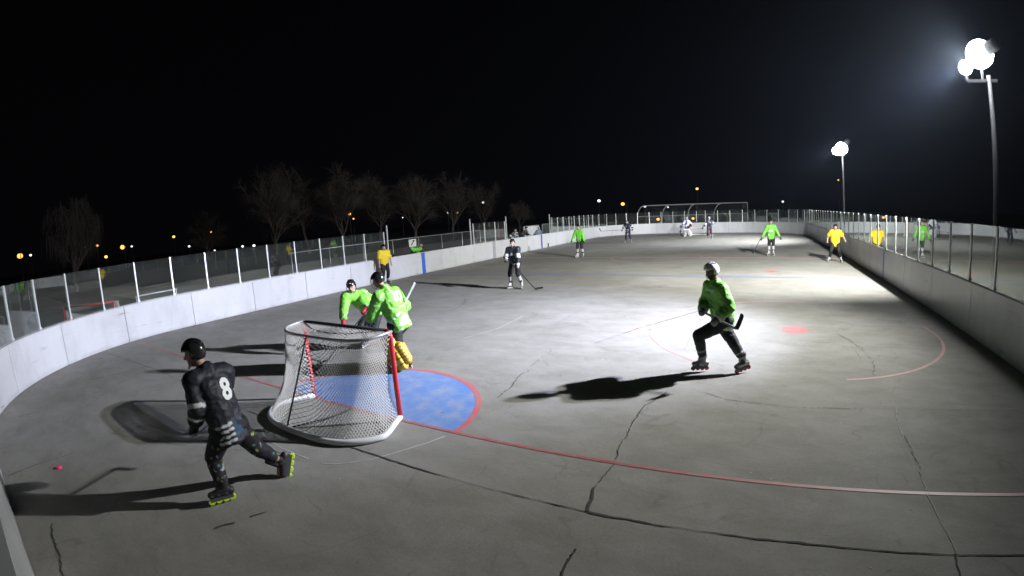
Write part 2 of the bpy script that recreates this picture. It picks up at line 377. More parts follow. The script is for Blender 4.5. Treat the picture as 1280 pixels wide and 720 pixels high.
def cracks(bm):
    crack(bm, [(-9.2, -1.12), (-5.6, -.86), (-1.4, -.93)], 0.014, 0.006, 1)
    crack(bm, [(-1.4, -.93), (1.34, -.91), (3.86, -.91)], 0.022, 0.008, 3)
    crack(bm, [(3.86, -.91), (4.7, -.90), (5.7, -.89)], 0.032, 0.010, 4)
    crack(bm, [(5.7, -.89), (7.6, -.93), (9.2, -.95)], 0.020, 0.006, 5)
    crack(bm, [(3.86, -.91), (3.77, -.52)], 0.032, 0.02, 6)
    crack(bm, [(3.77, -.52), (3.78, .02), (3.73, .97)], 0.014, 0.03, 7, gaps=.12)
    crack(bm, [(3.73, .97), (3.74, 1.57), (3.93, 2.13)], 0.016, 0.03, 8, gaps=.06)
    crack(bm, [(3.99, -2.6), (3.96, -1.75), (3.95, -1.42)], 0.02, 0.02, 9, gaps=.08)
    crack(bm, [(6.89, -1.6), (6.91, -1.17), (6.95, -.9)], 0.016, 0.015, 10)
    crack(bm, [(6.96, .3), (6.99, .66), (7.0, 1.24)], 0.010, 0.03, 12, gaps=.3)
    crack(bm, [(7.06, 3.35), (7.23, 4.43), (7.11, 5.19), (6.81, 5.87)], 0.014, 0.05, 13, gaps=.25)
    crack(bm, [(4.43, 2.24), (4.81, 2.02), (5.73, 1.92)], 0.012, 0.02, 14, gaps=.15)
    crack(bm, [(5.73, 1.92), (7.1, 2.05), (9.3, 2.1)], 0.009, 0.02, 15, gaps=.3)
    crack(bm, [(1.71, 1.14), (1.62, 1.97)], 0.014, 0.04, 16, gaps=.2); crack(bm, [(1.62, 1.97), (1.51, 3.02), (1.5, 4.2)], 0.01, 0.06, 17, gaps=.4)
    crack(bm, [(2.1, 4.31), (2.66, 5.7), (3.72, 7.67), (4.0, 8.2)], 0.028, 0.008, 18)
    crack(bm, [(-6.36, -2.17), (-6.3, -1.52), (-6.13, -.79), (-6.0, .5)], 0.02, 0.02, 19, gaps=.1)
    crack(bm, [(-5.07, -3.95), (-5.01, -3.39), (-4.95, -2.43)], 0.014, 0.02, 20, gaps=.2)
    crack(bm, [(-2.31, -4.43), (-2.35, -4.0), (-2.3, -3.4)], 0.02, 0.02, 21, gaps=.1)
    crack(bm, [(-.45, -4.14), (.15, -4.22), (.6, -4.27), (1.1, -4.3)], 0.016, 0.03, 22)
    crack(bm, [(1.05, -2.85), (1.12, -2.66)], 0.03, 0.02, 23); crack(bm, [(1.16, -2.5), (1.22, -2.35)], 0.045, 0.01, 24)
    crack(bm, [(-2.6, -2.8), (-1.2, -2.2), (-.6, -1.9), (.3, -1.45)], 0.012, 0.02, 25, gaps=.15)
    crack(bm, [(-9, 3.2), (-5, 3.15), (-2, 3.2)], 0.012, 0.02, 26, gaps=.15)
    for i, y in enumerate((5.2, 8.25, 11.3, 17.4, 20.4)): crack(bm, [(-9.5, y), (-3, y + .03), (3, y - .02), (9.3, y)], 0.007, 0.01, 30 + i, gaps=.22)
    for i, x in enumerate((-8.7, -5.6, -2.45, .7, 3.85, 7.0)): crack(bm, [(x, 4.2), (x + .02, 12), (x, 24), (x, 38)], 0.007, 0.01, 40 + i, gaps=.25)
    rn = random.Random(5)
    for i in range(70):   # chips and spalls
        x, y = rn.uniform(-8, 9), rn.uniform(-4, 9); L = rn.uniform(.01, .05)
        crack(bm, [(x, y), (x + rn.uniform(-L, L) * 1.5, y + rn.uniform(-L, L))], rn.uniform(.006, .02), 0.004, 100 + i)
sheet('floor_cracks', cracks, M_CRACK, 'dark cracks and joints in the floor')
def pale(bm):
    crack(bm, [(6.96, -.86), (6.95, -.55), (6.95, 0.0)], 0.010, 0.02, 51); crack(bm, [(6.95, 0.05), (6.99, .66), (7.0, 1.24)], 0.008, 0.03, 52, gaps=.15)
    crack(bm, [(7.0, 1.24), (7.12, 2.37)], 0.012, 0.03, 53, gaps=.2)
    crack(bm, [(3.94, -1.55), (3.95, -1.44)], 0.014, 0.01, 54); crack(bm, [(3.76, .4), (3.73, .97)], 0.008, 0.03, 55, gaps=.35)
    rn = random.Random(8)
    for i in range(30):
        x, y = rn.uniform(-3, 8), rn.uniform(-3, 6); crack(bm, [(x, y), (x + rn.uniform(-.03, .03), y + rn.uniform(-.02, .02))], .012, .003, 200 + i)
def reflection_sheets(bm):  # pale sheets added in place of the floor reflection seen in the left glass
    for (x0, y0, x1, y1) in ((-40, -12, -16.5, 1.5), (-30, 4.5, -17.5, 60)):
        v = [bm.verts.new(p) for p in ((x0, y0, -.112), (x1, y0, -.112), (x1, y1, -.112), (x0, y1, -.112))]; bm.faces.new(v)
sheet('reflection_ground', reflection_sheets, mat('reflected_floor_grey', (.20, .20, .19), .85, noise_scale=.5, noise_amt=.35), 'pale ground added to imitate the floor mirrored in the left glass')
sheet('floor_chips', pale, M_CRACKL, 'pale chipped crack edges in the floor')

# ---------------------------------------------------------------- dasher boards
boards = empty('rink_boards', (0, 0, 0), 'white dasher boards with glass panes on posts, running all round the grey rink', 'boards')
def prism_along(bm, s0, s1, o0, o1, z0, z1, step=0.3):
    n = max(1, int(round((s1 - s0) / step))); rings = []
    for i in range(n + 1):
        s = s0 + (s1 - s0) * i / n; a, b = at(s, o0), at(s, o1)
        rings.append([bm.verts.new((a.x, a.y, z0)), bm.verts.new((b.x, b.y, z0)), bm.verts.new((b.x, b.y, z1)), bm.verts.new((a.x, a.y, z1))])
    for p, q in zip(rings, rings[1:]):
        for k in range(4): bm.faces.new((p[k], p[(k + 1) % 4], q[(k + 1) % 4], q[k]))
    bm.faces.new(rings[0][::-1]); bm.faces.new(rings[-1])
M_STRIPEB = mat('blue_stripe_board', (0.03, 0.12, 0.50), 0.5); M_STRIPEG = mat('grey_gate_panel', (0.28, 0.29, 0.31), 0.5, noise_scale=3)
M_STRIPEB2 = mat('dark_blue_stripe', (0.05, 0.06, 0.28), 0.5)
s = 0.0; marks = {}
def mark(s, w, m): marks[s] = (w, m)
mark(sL(13.93), .26, M_STRIPEB); mark(sL(20.75), .34, M_STRIPEG); mark(sL(27.6), .24, M_STRIPEB2)
mark(sR(13.93), .16, M_STRIPEB2); mark(sR(20.85), .3, M_STRIPEG); mark(sR(27.6), .2, M_STRIPEB2)
cuts = sorted(set([0.0, TOT] + [m - w[0] / 2 for m, w in marks.items()] + [m + w[0] / 2 for m, w in marks.items()]))
full = []
for a, b in zip(cuts, cuts[1:]):
    mm = [w for m, w in marks.items() if abs((a + b) / 2 - m) < .02]
    if mm: full.append((a, b, mm[0][1])); continue
    n = max(1, round((b - a) / 2.44))
    for i in range(n): full.append((a + (b - a) * i / n, a + (b - a) * (i + 1) / n, M_BOARD))
for a, b, m in full:
    bm = bmesh.new(); prism_along(bm, a + .007, b - .007, 0.0, 0.05, 0.012, 1.035)
    po = ob('board_panel' if m is M_BOARD else 'board_stripe', bm, m, boards, recalc=True)
bm = bmesh.new(); prism_along(bm, 0, TOT, 0.055, 0.09, 0.0, 1.02); ob('backing_sheet', bm, M_DARKSEAM, boards, recalc=True)
bm = bmesh.new(); prism_along(bm, 0, TOT, -0.004, 0.11, 1.037, 1.060); ob('cap_rail', bm, M_CAP, boards, recalc=True)
# posts and panes
def post_list():
    L = []
    k = 0
    ss = sL(2.78)
    lo, hi = 0.3, sum(SL[:4]) + SL[4] / 2
    i0 = -int((ss - lo) / 1.22)
    left = [ss + 1.22 * i for i in range(i0, int((hi - ss) / 1.22) + 1)]
    rr0 = sR(3.98); right = [rr0 + 1.235 * i for i in range(-int((rr0 - hi) / 1.235), int((TOT - .4 - rr0) / 1.235) + 1)]
    return left, right
PL, PR = post_list()
def skip(s): # players' bench, timekeeper and penalty box openings on the left side
    y = s - S_LEFT0 + Y0 + RR
    return 0 < s < S_RIGHT0 and (11.6 < y < 18.2 or 22.6 < y < 29.2)
def in_cam(s):
    p = at(s, .06); return p.y < Y0 + .3 and p.x > 2.0
allp = PL + PR
def post(s, top):
    p = at(s, 0.055); q = at(s + .01, .055); d = (q - p).normalized(); ang = math.atan2(d.y, d.x)
    bm = bmesh.new(); R = Matrix.Rotation(ang, 3, 'Z')
    box(bm, (p.x, p.y, (1.0 + top) / 2), (0.044, 0.052, top - 1.0), R)
    box(bm, (p.x, p.y, 1.1), (0.07, 0.075, 0.05), R)
    return ob('glass_post', bm, M_ALU, boards)
for s in allp:
    if skip(s) or in_cam(s): continue
    post(s, 2.235)
for y in (11.55, 18.35, 22.5, 29.3):
    post(sL(y), 2.52)
for a, b in list(zip(PL, PL[1:])) + list(zip(PR, PR[1:])) + [(PL[-1], PR[0])]:
    if skip(a) or skip(b) or in_cam(a) or in_cam(b) or b - a < .3: continue
    p, q = at(a, .055), at(b, .055); d = (q - p).normalized(); p2, q2 = p + d * .024, q - d * .024
    bm = bmesh.new(); c = (p2 + q2) / 2
    box(bm, (c.x, c.y, 1.657), ((q2 - p2).length, 0.012, 1.15), Matrix.Rotation(math.atan2(d.y, d.x), 3, 'Z'))
    ob('glass_pane', bm, M_GLASS, boards)
    bm = bmesh.new(); bar(bm, p + d * .036 + V((0, 0, 1.0765)), q - d * .036 + V((0, 0, 1.0765)), .03, .006); ob('glass_sill', bm, M_ALU, boards)
# ---------------------------------------------------------------- floodlights
def flood_pole(name, base, top, heads, label, cat='floodlight', power=(1, 1)):
    t = empty(name, (base[0], base[1], -0.1), label, cat, 'floodlight poles beside the rink')
    B = V((base[0], base[1], -0.1))
    bm = bmesh.new(); tube(bm, [(0, 0, 0), (0, 0, top * .5), (0, 0, top + .1)], [.085, .065, .05], 14); ob('pole', bm, M_STEEL, t, smooth=True)
    bm = bmesh.new(); tube(bm, [(0, 0, 0), (0, 0, .25)], .2, 14); ob('base_collar', bm, M_STEEL, t)
    bm = bmesh.new(); a = V(heads[0][0]) - B; b = V(heads[-1][0]) - B
    z = top - .02
    bar(bm, (.2, -.03, z), (b.x, b.y - .03, z), .07); ob('cross_arm', bm, M_STEEL, t)
    for (pos, r, aim, P, ang, tint, spill) in heads:
        p = V(pos) - B; d = (V(aim) - V(pos)).normalized(); R = frame_from(d)
        bm = bmesh.new()   # housing: bowl behind the lens
        rings = [(-1.9, .2), (-1.85, .38), (-1.5, .45), (-1.1, .46), (-.8, .5)]
        prev = None
        for (y, rr) in rings:
            ring = [bm.verts.new(p + R @ V((math.cos(k * math.pi / 12) * rr * r, y * r, math.sin(k * math.pi / 12) * rr * r))) for k in range(24)]
            if prev:
                for k in range(24): bm.faces.new((prev[k], prev[(k + 1) % 24], ring[(k + 1) % 24], ring[k]))
            else: bm.faces.new(ring)
            prev = ring
        h = ob('lamp_housing', bm, M_STEEL, t, smooth=True, recalc=True)
        bm = bmesh.new(); ell(bm, p, (r, r * .95, r), R, 24); ob('lamp_lens', bm, M_LENS, h, smooth=True)
        bm = bmesh.new(); bar(bm, (p.x, p.y, z), p - V((0, 0, r * .8)), .05); ob('yoke', bm, M_STEEL, h)
        for (am, pw, an_) in [(aim, P, ang)] + ([spill] if spill else []):
            d = (V(am) - V(pos)).normalized()
            L = bpy.data.lights.new('flood_beam', 'SPOT'); L.energy = pw; L.spot_size = rad(an_); L.spot_blend = 1.0; L.shadow_soft_size = 0.07; L.color = tint
            lo = bpy.data.objects.new('flood_beam', L); link(lo); lo.parent = h
            lo.location = p + d * (r + .03); lo.rotation_euler = d.to_track_quat('-Z', 'Y').to_euler()
    return t
M_LENS = mat('lit_lens', (0.9, 0.9, 0.9), 0.3, emit=(0.94, 0.98, 1.0), estr=100)
flood_pole('light_pole', (10.95, 7.58), 5.55, [((10.81, 7.62, 6.06), .34, (-0.8, 31.4, 0), LAMP1, 118, (1.0, 1.0, .97), ((-28.9, 4.6, 0), LAMP1C, 146)), ((10.44, 7.72, 5.76), .17, (-3.5, 4.4, 0), LAMP1B, 68, (.72, .76, 1.0), None)],
           'tall light pole with two glaring lamp heads close behind the right boards')
flood_pole('light_pole', (11.35, 31.25), 6.1, [((11.30, 31.22, 6.45), .42, (5.0, 32.5, 0), LAMP2, 100, (.93, .98, 1.0), None), ((10.9, 31.3, 6.3), .25, (-4.0, 36, 0), LAMP2 * .45, 112, (.93, .96, 1.0), None)],
           'farther light pole with one glaring lamp head beyond the right boards')

# ---------------------------------------------------------------- goals
M_GRED = mat('goal_red_pipe', (0.50, 0.02, 0.03), 0.35, noise_scale=9, noise_amt=0.25)
M_GBLK = mat('black_parts_and_bar_shade', (0.03, 0.03, 0.03), 0.6)  # black parts; on the crossbar this black is painted-in shade
M_GPAD = mat('white_base_padding', (0.55, 0.56, 0.55), 0.7, noise_scale=8, noise_amt=0.2)
M_NET = mat('white_net_cord', (0.52, 0.51, 0.47), 0.9, noise_scale=3, noise_amt=.25)
def goal(bar_m=None, strut=True):
    t = empty('hockey_goal', (0, 0, 0), 'red hockey goal with white net seen from behind, on the blue crease', 'goal')
    W_, H_ = .915, 1.22
    r0 = .07
    cor = lambda sx: [(sx * W_, 0, H_ - r0), (sx * (W_ - .02), 0, H_ - .02), (sx * (W_ - r0), 0, H_)]
    for sx in (-1, 1):
        bm = bmesh.new(); tube(bm, [(sx * W_, 0, 0.015), (sx * W_, 0, .6)] + cor(sx), .033, 12); ob('goal_post', bm, M_GRED, t, smooth=True)
    bm = bmesh.new(); tube(bm, [(-(W_ - r0) + .005, 0, H_), (0, 0, H_), ((W_ - r0) - .005, 0, H_)], .03, 12); ob('crossbar', bm, bar_m or M_GBLK, t, smooth=True)
    # top rear bar (shallow bow) and base frame (deep bow bulging past the posts)
    def top(u):   # u in 0..1 left to right
        a = math.pi * (1 - u); x = math.cos(a); y = math.sin(a)
        sgx = math.copysign(abs(x) ** .55, x); return V((sgx * (W_ + .03), -.52 * abs(y) ** .55, H_ - .03 * abs(y)))
    def base(u):
        a = math.pi * (1 - u); x = math.cos(a); y = math.sin(a)
        sgx = math.copysign(abs(x) ** .62, x); return V((sgx * (W_ + .30 * min(1, y * 2.2)), -1.04 * abs(y) ** .8, .045))
    N = 48
    bm = bmesh.new(); tube(bm, [top(i / N) for i in range(N + 1)], .019, 10); ob('rear_top_bar', bm, M_GALV, t, smooth=True)
    bm = bmesh.new(); tube(bm, [base(i / N) for i in range(N + 1)], .04, 10); ob('base_frame', bm, M_GPAD, t, smooth=True)
    bm = bmesh.new()
    tube(bm, [top(.49) + V((0, -.01, 0)), top(.49) * .5 + base(.49) * .5 + V((-.03, -.0, 0)), base(.48)], .012, 8)
    ob('rear_strut', bm, M_GBLK, t, smooth=True)
    bm = bmesh.new(); a, b = V((-W_, 0, .1)), V((W_, 0, .1)); tube(bm, [(-.2, -1.02, .05), (0, -.5, .04), (.05, -.1, .035)], .012, 8); ob('floor_brace', bm, M_GBLK, t, smooth=True); bm = bmesh.new()
    tube(bm, [(-.8, -.05, H_ - .0), (-.4, -.24, H_ - .02), (0, -.28, H_ - .03), (.4, -.24, H_ - .02), (.8, -.05, H_)], .012, 8)
    ob('roof_cord', bm, M_GBLK, t, smooth=True)
    # net: cords run on two diagonals over the back and the roof
    def surf(u, v):
        a, b = top(u), base(u); p = a.lerp(b, v)
        sag = math.sin(math.pi * v ** 1.15) * 1.25; c = V((0, -.25, .6)); d = V((c.x - p.x, c.y - p.y, 0)); d.normalize(); sag *= .25 + .75 * min(1, abs(u - .49) * 5)
        p = p + d * (.085 * sag) + V((0, 0, -.02 * sag))
        n = noise.noise(p * 2.3) * .03 * sag; return p + d * n
    bm = bmesh.new(); NU, NV = 64, 20
    def cord(pts, r=.0039):
        if len(pts) > 1: tube(bm, pts, r, 4, cap=False)
    for i in range(-NV, NU + NV + 1):
        for sg in (1, -1):
            pts = []
            for j in range(NV + 1):
                uu = (i + sg * j * 1.0) / NU
                if 0 <= uu <= 1: pts.append(surf(uu, j / NV))
            cord(pts)
    for i in range(-6, 34):      # roof panel
        for sg in (1, -1):
            pts = []
            for j in range(7):
                uu = (i + sg * j) / 28
                if 0.02 <= uu <= .98:
                    a = V(((uu * 2 - 1) * (W_ - .02), 0, H_ + .0)); b = top(0.5 + math.copysign(abs(uu - .5), uu - .5)); pts.append(a.lerp(b, j / 6))
            cord(pts)
    ob('net', bm, M_NET, t)
    return t
g1 = goal()
g2 = g1.copy(); link(g2); g2.location = (0, 40.5, 0); g2.rotation_euler = (0, 0, math.pi); g2['label'] = 'red hockey goal at the far end, behind the goaltender in white pads'
for c in list(g1.children):
    d = c.copy(); link(d); d.parent = g2

g3 = goal(M_GRED); g3.location = (-10.86, -1.02, -.03); g3.rotation_euler = (0, 0, rad(226)); g3['label'] = 'spare red hockey goal parked outside the curved left boards'
t = empty('practice_goal', (-10.42, 1.1, -.03), 'small white pipe frame standing against the outside of the left boards', 'goal frame')
for y in (-.68, .68): bm = bmesh.new(); tube(bm, [(0, y, 0), (0, y, 1.21)], .02, 8); ob('upright', bm, M_GPAD, t, smooth=True)
bm = bmesh.new(); tube(bm, [(0, -.70, 1.235), (0, .70, 1.235)], .022, 8); ob('crossbar', bm, M_GPAD, t, smooth=True)
for y in (-.66, .66): bm = bmesh.new(); tube(bm, [(-.03, y, .03), (-.65, y, .03)], .02, 8); ob('foot', bm, M_GPAD, t, smooth=True)
# ---------------------------------------------------------------- people
def rings_caps(a, b, ra, rb, n=14, flat=(1, 1), sx=1.0, up=None):
    """closed tapered capsule as verts/faces; sx widens across, flat squashes the ends"""
    a, b = V(a), V(b); d = b - a; L = d.length
    R = frame_from(d, up or V((0, 0, 1))) if L > 1e-6 else Matrix.Identity(3)
    prof = []
    for k in range(4): t = math.pi / 2 * (1 - (k + .35) / 4.0); prof.append((-math.sin(t) * ra * flat[0], ra * math.cos(t)))
    prof.append((0, ra)); prof.append((L * .5, (ra + rb) / 2)); prof.append((L, rb))
    for k in range(3, -1, -1): t = math.pi / 2 * (1 - (k + .35) / 4.0); prof.append((L + math.sin(t) * rb * flat[1], rb * math.cos(t)))
    vs, fs = [], []
    for (y, r) in prof:
        for k in range(n):
            c = 2 * math.pi * k / n; vs.append(a + R @ V((math.cos(c) * r * sx, y, math.sin(c) * r)))
    m = len(prof)
    for i in range(m - 1):
        for k in range(n): fs.append((i * n + k, i * n + (k + 1) % n, (i + 1) * n + (k + 1) % n, (i + 1) * n + k))
    fs.append(tuple(range(n))[::-1]); fs.append(tuple((m - 1) * n + k for k in range(n)))
    return vs, fs
def blob(name, parts, m, parent, voxel=.014, smooth=4, color=None, wrinkle=0, origin=V((0, 0, 0))):
    """parts: ('c',tag,a,b,ra,rb[,dict]) or ('e',tag,c,r3,R) -> one continuous skin"""
    bm = bmesh.new()
    for p in parts:
        if p[0] == 'c':
            kw = p[6] if len(p) > 6 else {}
            vs, fs = rings_caps(V(p[2]) - origin, V(p[3]) - origin, p[4], p[5], **kw)
            bv = [bm.verts.new(v) for v in vs]
            for f in fs:
                try: bm.faces.new([bv[i] for i in f])
                except ValueError: pass
        else:
            ell(bm, V(p[2]) - origin, p[3], p[4] if len(p) > 4 else None)
    bmesh.ops.recalc_face_normals(bm, faces=bm.faces)
    me = bpy.data.meshes.new(name); bm.to_mesh(me); bm.free()
    o = bpy.data.objects.new(name, me); link(o)
    md = o.modifiers.new('r', 'REMESH'); md.mode = 'VOXEL'; md.voxel_size = voxel; md.use_smooth_shade = True
    if smooth: sm = o.modifiers.new('s', 'SMOOTH'); sm.factor = .5; sm.iterations = smooth
    dg = bpy.context.evaluated_depsgraph_get()
    me2 = bpy.data.meshes.new_from_object(o.evaluated_get(dg)); me2.name = name
    o.modifiers.clear(); o.data = me2; bpy.data.meshes.remove(me)
    for pl in me2.polygons: pl.use_smooth = True
    me2.materials.clear(); me2.materials.append(m)
    if wrinkle:
        for v in me2.vertices:
            q = v.co + origin
            n1 = 1.3 * noise.noise(V((q.x * 8, q.y * 8, q.z * 6))) + .9 * (1 - 2 * abs(noise.noise(V((q.x * 11, q.y * 11, q.z * 15)) + V((q.z * 6, 0, 0)))))
            v.co += v.normal * n1 * wrinkle
    if color:
        segs = [(p[1], V(p[2]) - origin, (V(p[3]) - origin) if p[0] == 'c' else V(p[2]) - origin) for p in parts]
        at_ = me2.color_attributes.new('pattern', 'FLOAT_COLOR', 'POINT')
        n = len(me2.vertices); P = np.empty(n * 3); me2.vertices.foreach_get('co', P); P = P.reshape(-1, 3)
        D = []; T = []
        for (tg, a, b) in segs:
            a_, b_ = np.array(a), np.array(b); ab = b_ - a_; l2 = max(1e-9, ab @ ab)
            t = ((P - a_) @ ab / l2); tc_ = np.clip(t, 0, 1); D.append(np.linalg.norm(P - (a_ + tc_[:, None] * ab), axis=1)); T.append(t)
        # relative distance so thick parts win
        D = np.array(D); R_ = np.array([[max(p[4], p[5]) if p[0] == 'c' else max(p[3])] for p in parts]); k = np.argmin(D / R_, axis=0)
        C = np.ones((n, 4), dtype=np.float32)
        for i in range(n): C[i, :3] = color(segs[k[i]][0], T[k[i]][i], P[i] + np.array(origin))
        at_.data.foreach_set('color', C.ravel())
    o.parent = parent
    return o
def ik(a, b, l1, l2, hint):
    a, b = V(a), V(b); d = b - a; L = d.length
    if L > (l1 + l2) * .998: return a + d * (l1 / (l1 + l2))
    x = (l1 * l1 - l2 * l2 + L * L) / (2 * L); h = math.sqrt(max(0, l1 * l1 - x * x)); dn = d / L
    hv = V(hint); hv = (hv - dn * hv.dot(dn)); hv.normalize(); return a + dn * x + hv * h

M_SKIN = attr_mat('skin', 0.55, 0.1, 20, 0.4); M_JERSEY = attr_mat('jersey_cloth', 0.6, 0.7, 9, 0.3, blot=.12); M_PANTS = attr_mat('pants_cloth', 0.7, 0.4, 12, 0.3)
M_GLOVE = attr_mat('glove_leather', 0.55, 0.3, 18, 0.4); M_PADS = attr_mat('pad_leather', 0.5, 0.2, 8, 0.45)
M_HBLK = mat('black_helmet_shell', (0.012, 0.012, 0.014), 0.22); M_HWHT = mat('white_helmet_shell', (0.62, 0.63, 0.62), 0.3); M_HGRY = mat('grey_helmet_shell', (0.30, 0.31, 0.33), 0.3)
M_CAGE = mat('steel_cage', (0.45, 0.46, 0.48), 0.35, 0.8)
M_WHEELY = mat('yellow_green_wheel', (0.45, 0.62, 0.03), 0.4); M_WHEELR = mat('red_wheel', (0.45, 0.03, 0.05), 0.4); M_WHEELW = mat('white_wheel', (0.5, 0.5, 0.5), 0.4)
M_CHASSIS = mat('skate_chassis', (0.10, 0.10, 0.11), 0.4, 0.5)
M_SHAFTB = mat('black_stick_shaft', (0.02, 0.02, 0.022), 0.35); M_SHAFTW = mat('white_stick_shaft', (0.6, 0.6, 0.58), 0.4); M_SHAFTG = mat('grey_stick_shaft', (0.22, 0.22, 0.23), 0.4)
M_TAPE = mat('black_stick_tape', (0.015, 0.015, 0.015), 0.8); M_TAPEW = mat('white_stick_tape', (0.6, 0.6, 0.58), 0.8)
BLK = (.012, .012, .015); DRK = (.03, .03, .034); WHT = (.62, .63, .64); GRN = (.17, .50, .055); GRND = (.06, .30, .03); SKIN = (.42, .25, .18); GRY = (.16, .16, .17)
YEL = (.72, .50, .02)

def stick(name, label, butt, heel, blade_dir, shaft=M_SHAFTB, blade_m=None, blen=.28, group='hockey sticks held by players', paddle=0):
    butt, heel = V(butt), V(heel); O = V((butt.x, butt.y, 0))
    t = empty(name, O, label, 'hockey stick', group)
    d = (heel - butt); L = d.length; d.normalize(); bd = V(blade_dir).normalized(); nrm = d.cross(bd).normalized()
    bm = bmesh.new(); R = Matrix((nrm, d, nrm.cross(d))).transposed()
    box(bm, (butt + heel) / 2 - O, (.021, L, .030), R); ob('shaft', bm, shaft, t)
    bm = bmesh.new(); box(bm, butt + d * .05 - O, (.027, .12, .036), R); ob('grip_tape', bm, M_TAPEW, t)
    if paddle:
        bm = bmesh.new(); box(bm, heel - d * paddle / 2 - O, (.026, paddle, .09), R); ob('paddle', bm, shaft, t)
    bm = bmesh.new(); prev = None; hh = .036 if not paddle else .045
    up = (-d - bd * (-d).dot(bd)).normalized()
    for i in range(9):
        k = i / 8; c = heel + bd * blen * k + nrm * (.035 * k * k) + up * (.02 * k * k); h = hh * (1 - .15 * k) if i < 8 else hh * .6
        ring = [bm.verts.new(c - O + up * h * sy + nrm * .005 * sx) for sx, sy in ((-1, -1), (1, -1), (1, 1), (-1, 1))]
        if prev:
            for q in range(4): bm.faces.new((prev[q], prev[(q + 1) % 4], ring[(q + 1) % 4], ring[q]))
        else: bm.faces.new(ring[::-1])
        prev = ring
    bm.faces.new(prev); ob('blade', bm, blade_m or M_TAPE, t, recalc=True)
    return t

def skate(parent, O, ank, toe, up, boot_col, wheel_m, near, lab=None):
    """ank = ankle joint, toe = unit dir of foot, up = unit up of the boot"""
    ank = V(ank); f = V(toe).normalized(); u = V(up); u = (u - f * u.dot(f)).normalized(); x = f.cross(u)
    sole = ank - u * .085
    def col(tg, t, p):
        return boot_col(tg, t, p)
    parts = [('c', 'cuff', ank + u * .10 - f * .01, ank - u * .03, .056, .05), ('c', 'foot', sole + u * .035 - f * .055, sole + u * .028 + f * .15, .046, .036), ('c', 'foot', sole + u * .05 + f * .02, sole + u * .03 + f * .12, .05, .038), ('c', 'tongue', ank + u * .13 + f * .035, ank - u * .01 + f * .06, .028, .03)]
    b = blob('skate', parts, M_GLOVE, parent, .008 if near else .014, 2, col, 0, O)
    R = Matrix((x, f, u)).transposed()
    bm = bmesh.new(); box(bm, sole - u * .005 + f * .045 - O, (.035, .25, .012), R)
    for sgn in (-1, 1): box(bm, sole - u * .028 + f * .045 + x * sgn * .014 - O, (.003, .24, .04), R)
    ob('wheel_frame', bm, M_CHASSIS, b)
    for i in range(4):
        c = sole - u * .047 + f * (-.062 + .073 * i) - O
        if near or i == 0: bm = bmesh.new()
        tube(bm, [c - x * .012, c - x * .008, c + x * .008, c + x * .012], [.030, .036, .036, .030], 14 if near else 8)
        if near or i == 3: ob('wheel', bm, wheel_m, b)
    return b

def glove(parent, O, el, wr, hd, grip, col, vox=.008, side=1):
    """el->wr forearm, hd = hand direction, grip = stick axis through the fist"""
    wr = V(wr); fa = (wr - V(el)).normalized(); hd = V(hd).normalized(); g = V(grip); g = (g - hd * g.dot(hd)).normalized(); pn = hd.cross(g) * side   # palm normal
    parts = [('c', 'cuff', wr - fa * .11, wr - fa * .0, .066, .050, dict(flat=(.25, 1))), ('c', 'back', wr, wr + hd * .075, .046, .048)]
    for i in range(4):
        off = g * (.034 - .0235 * i); k = wr + hd * .085 + off - pn * .01; ln_ = (.036, .041, .039, .031)[i]
        j1 = k + hd * ln_ * .75 + pn * .012; j2 = j1 + pn * ln_ * .9 - hd * .004; j3 = j2 - hd * ln_ * .8 + pn * .006
        parts += [('c', 'finger', k - hd * .01, j1, .0155, .0145), ('c', 'finger', j1, j2, .0145, .0135), ('c', 'finger', j2, j3, .0135, .012)]
    b0 = wr + hd * .03 + g * .036; parts += [('c', 'thumb', b0, b0 + hd * .04 + g * .012 + pn * .022, .019, .016), ('c', 'thumb', b0 + hd * .04 + g * .012 + pn * .022, b0 + hd * .058 + pn * .05, .016, .013)]
    return blob('glove', parts, M_GLOVE, parent, vox, 2, col, 0, O)

def text_on(target, parent, O, txt, center, normal, up, size, col_m, name='jersey_number', bold=.035, sub=5, italic=0):
    """lettering printed on the cloth: projected along -normal on the target"""
    cu = bpy.data.curves.new(name, 'FONT'); cu.body = txt; cu.size = size; cu.align_x = 'CENTER'; cu.align_y = 'CENTER'; cu.offset = bold * size; cu.resolution_u = 3
    to = bpy.data.objects.new(name, cu); link(to); dg = bpy.context.evaluated_depsgraph_get(); dg.update()
    me = bpy.data.meshes.new_from_object(to.evaluated_get(dg)); bpy.data.objects.remove(to); bpy.data.curves.remove(cu)
    bm = bmesh.new(); bm.from_mesh(me); bmesh.ops.triangulate(bm, faces=bm.faces)
    for _ in range(sub):
        le = [e for e in bm.edges if e.calc_length() > size * .09]
        if not le: break
        bmesh.ops.subdivide_edges(bm, edges=le, cuts=1); bmesh.ops.triangulate(bm, faces=bm.faces)
    tm = target.data; bv = BVHTree.FromPolygons([v.co.copy() for v in tm.vertices], [tuple(p.vertices) for p in tm.polygons])
    n = V(normal).normalized(); u = V(up); u = (u - n * u.dot(n)).normalized(); x = u.cross(n); c = V(center) - O
    bad = []
    for v in bm.verts:
        q = c + x * v.co.x + u * v.co.y + n * .5; h = bv.ray_cast(q, -n, 1.2)
        if h[0] is None: bad.append(v); continue
        v.co = h[0] + n * .007
    if bad: bmesh.ops.delete(bm, geom=bad, context='VERTS')
    return ob(name, bm, col_m, parent, smooth=True)

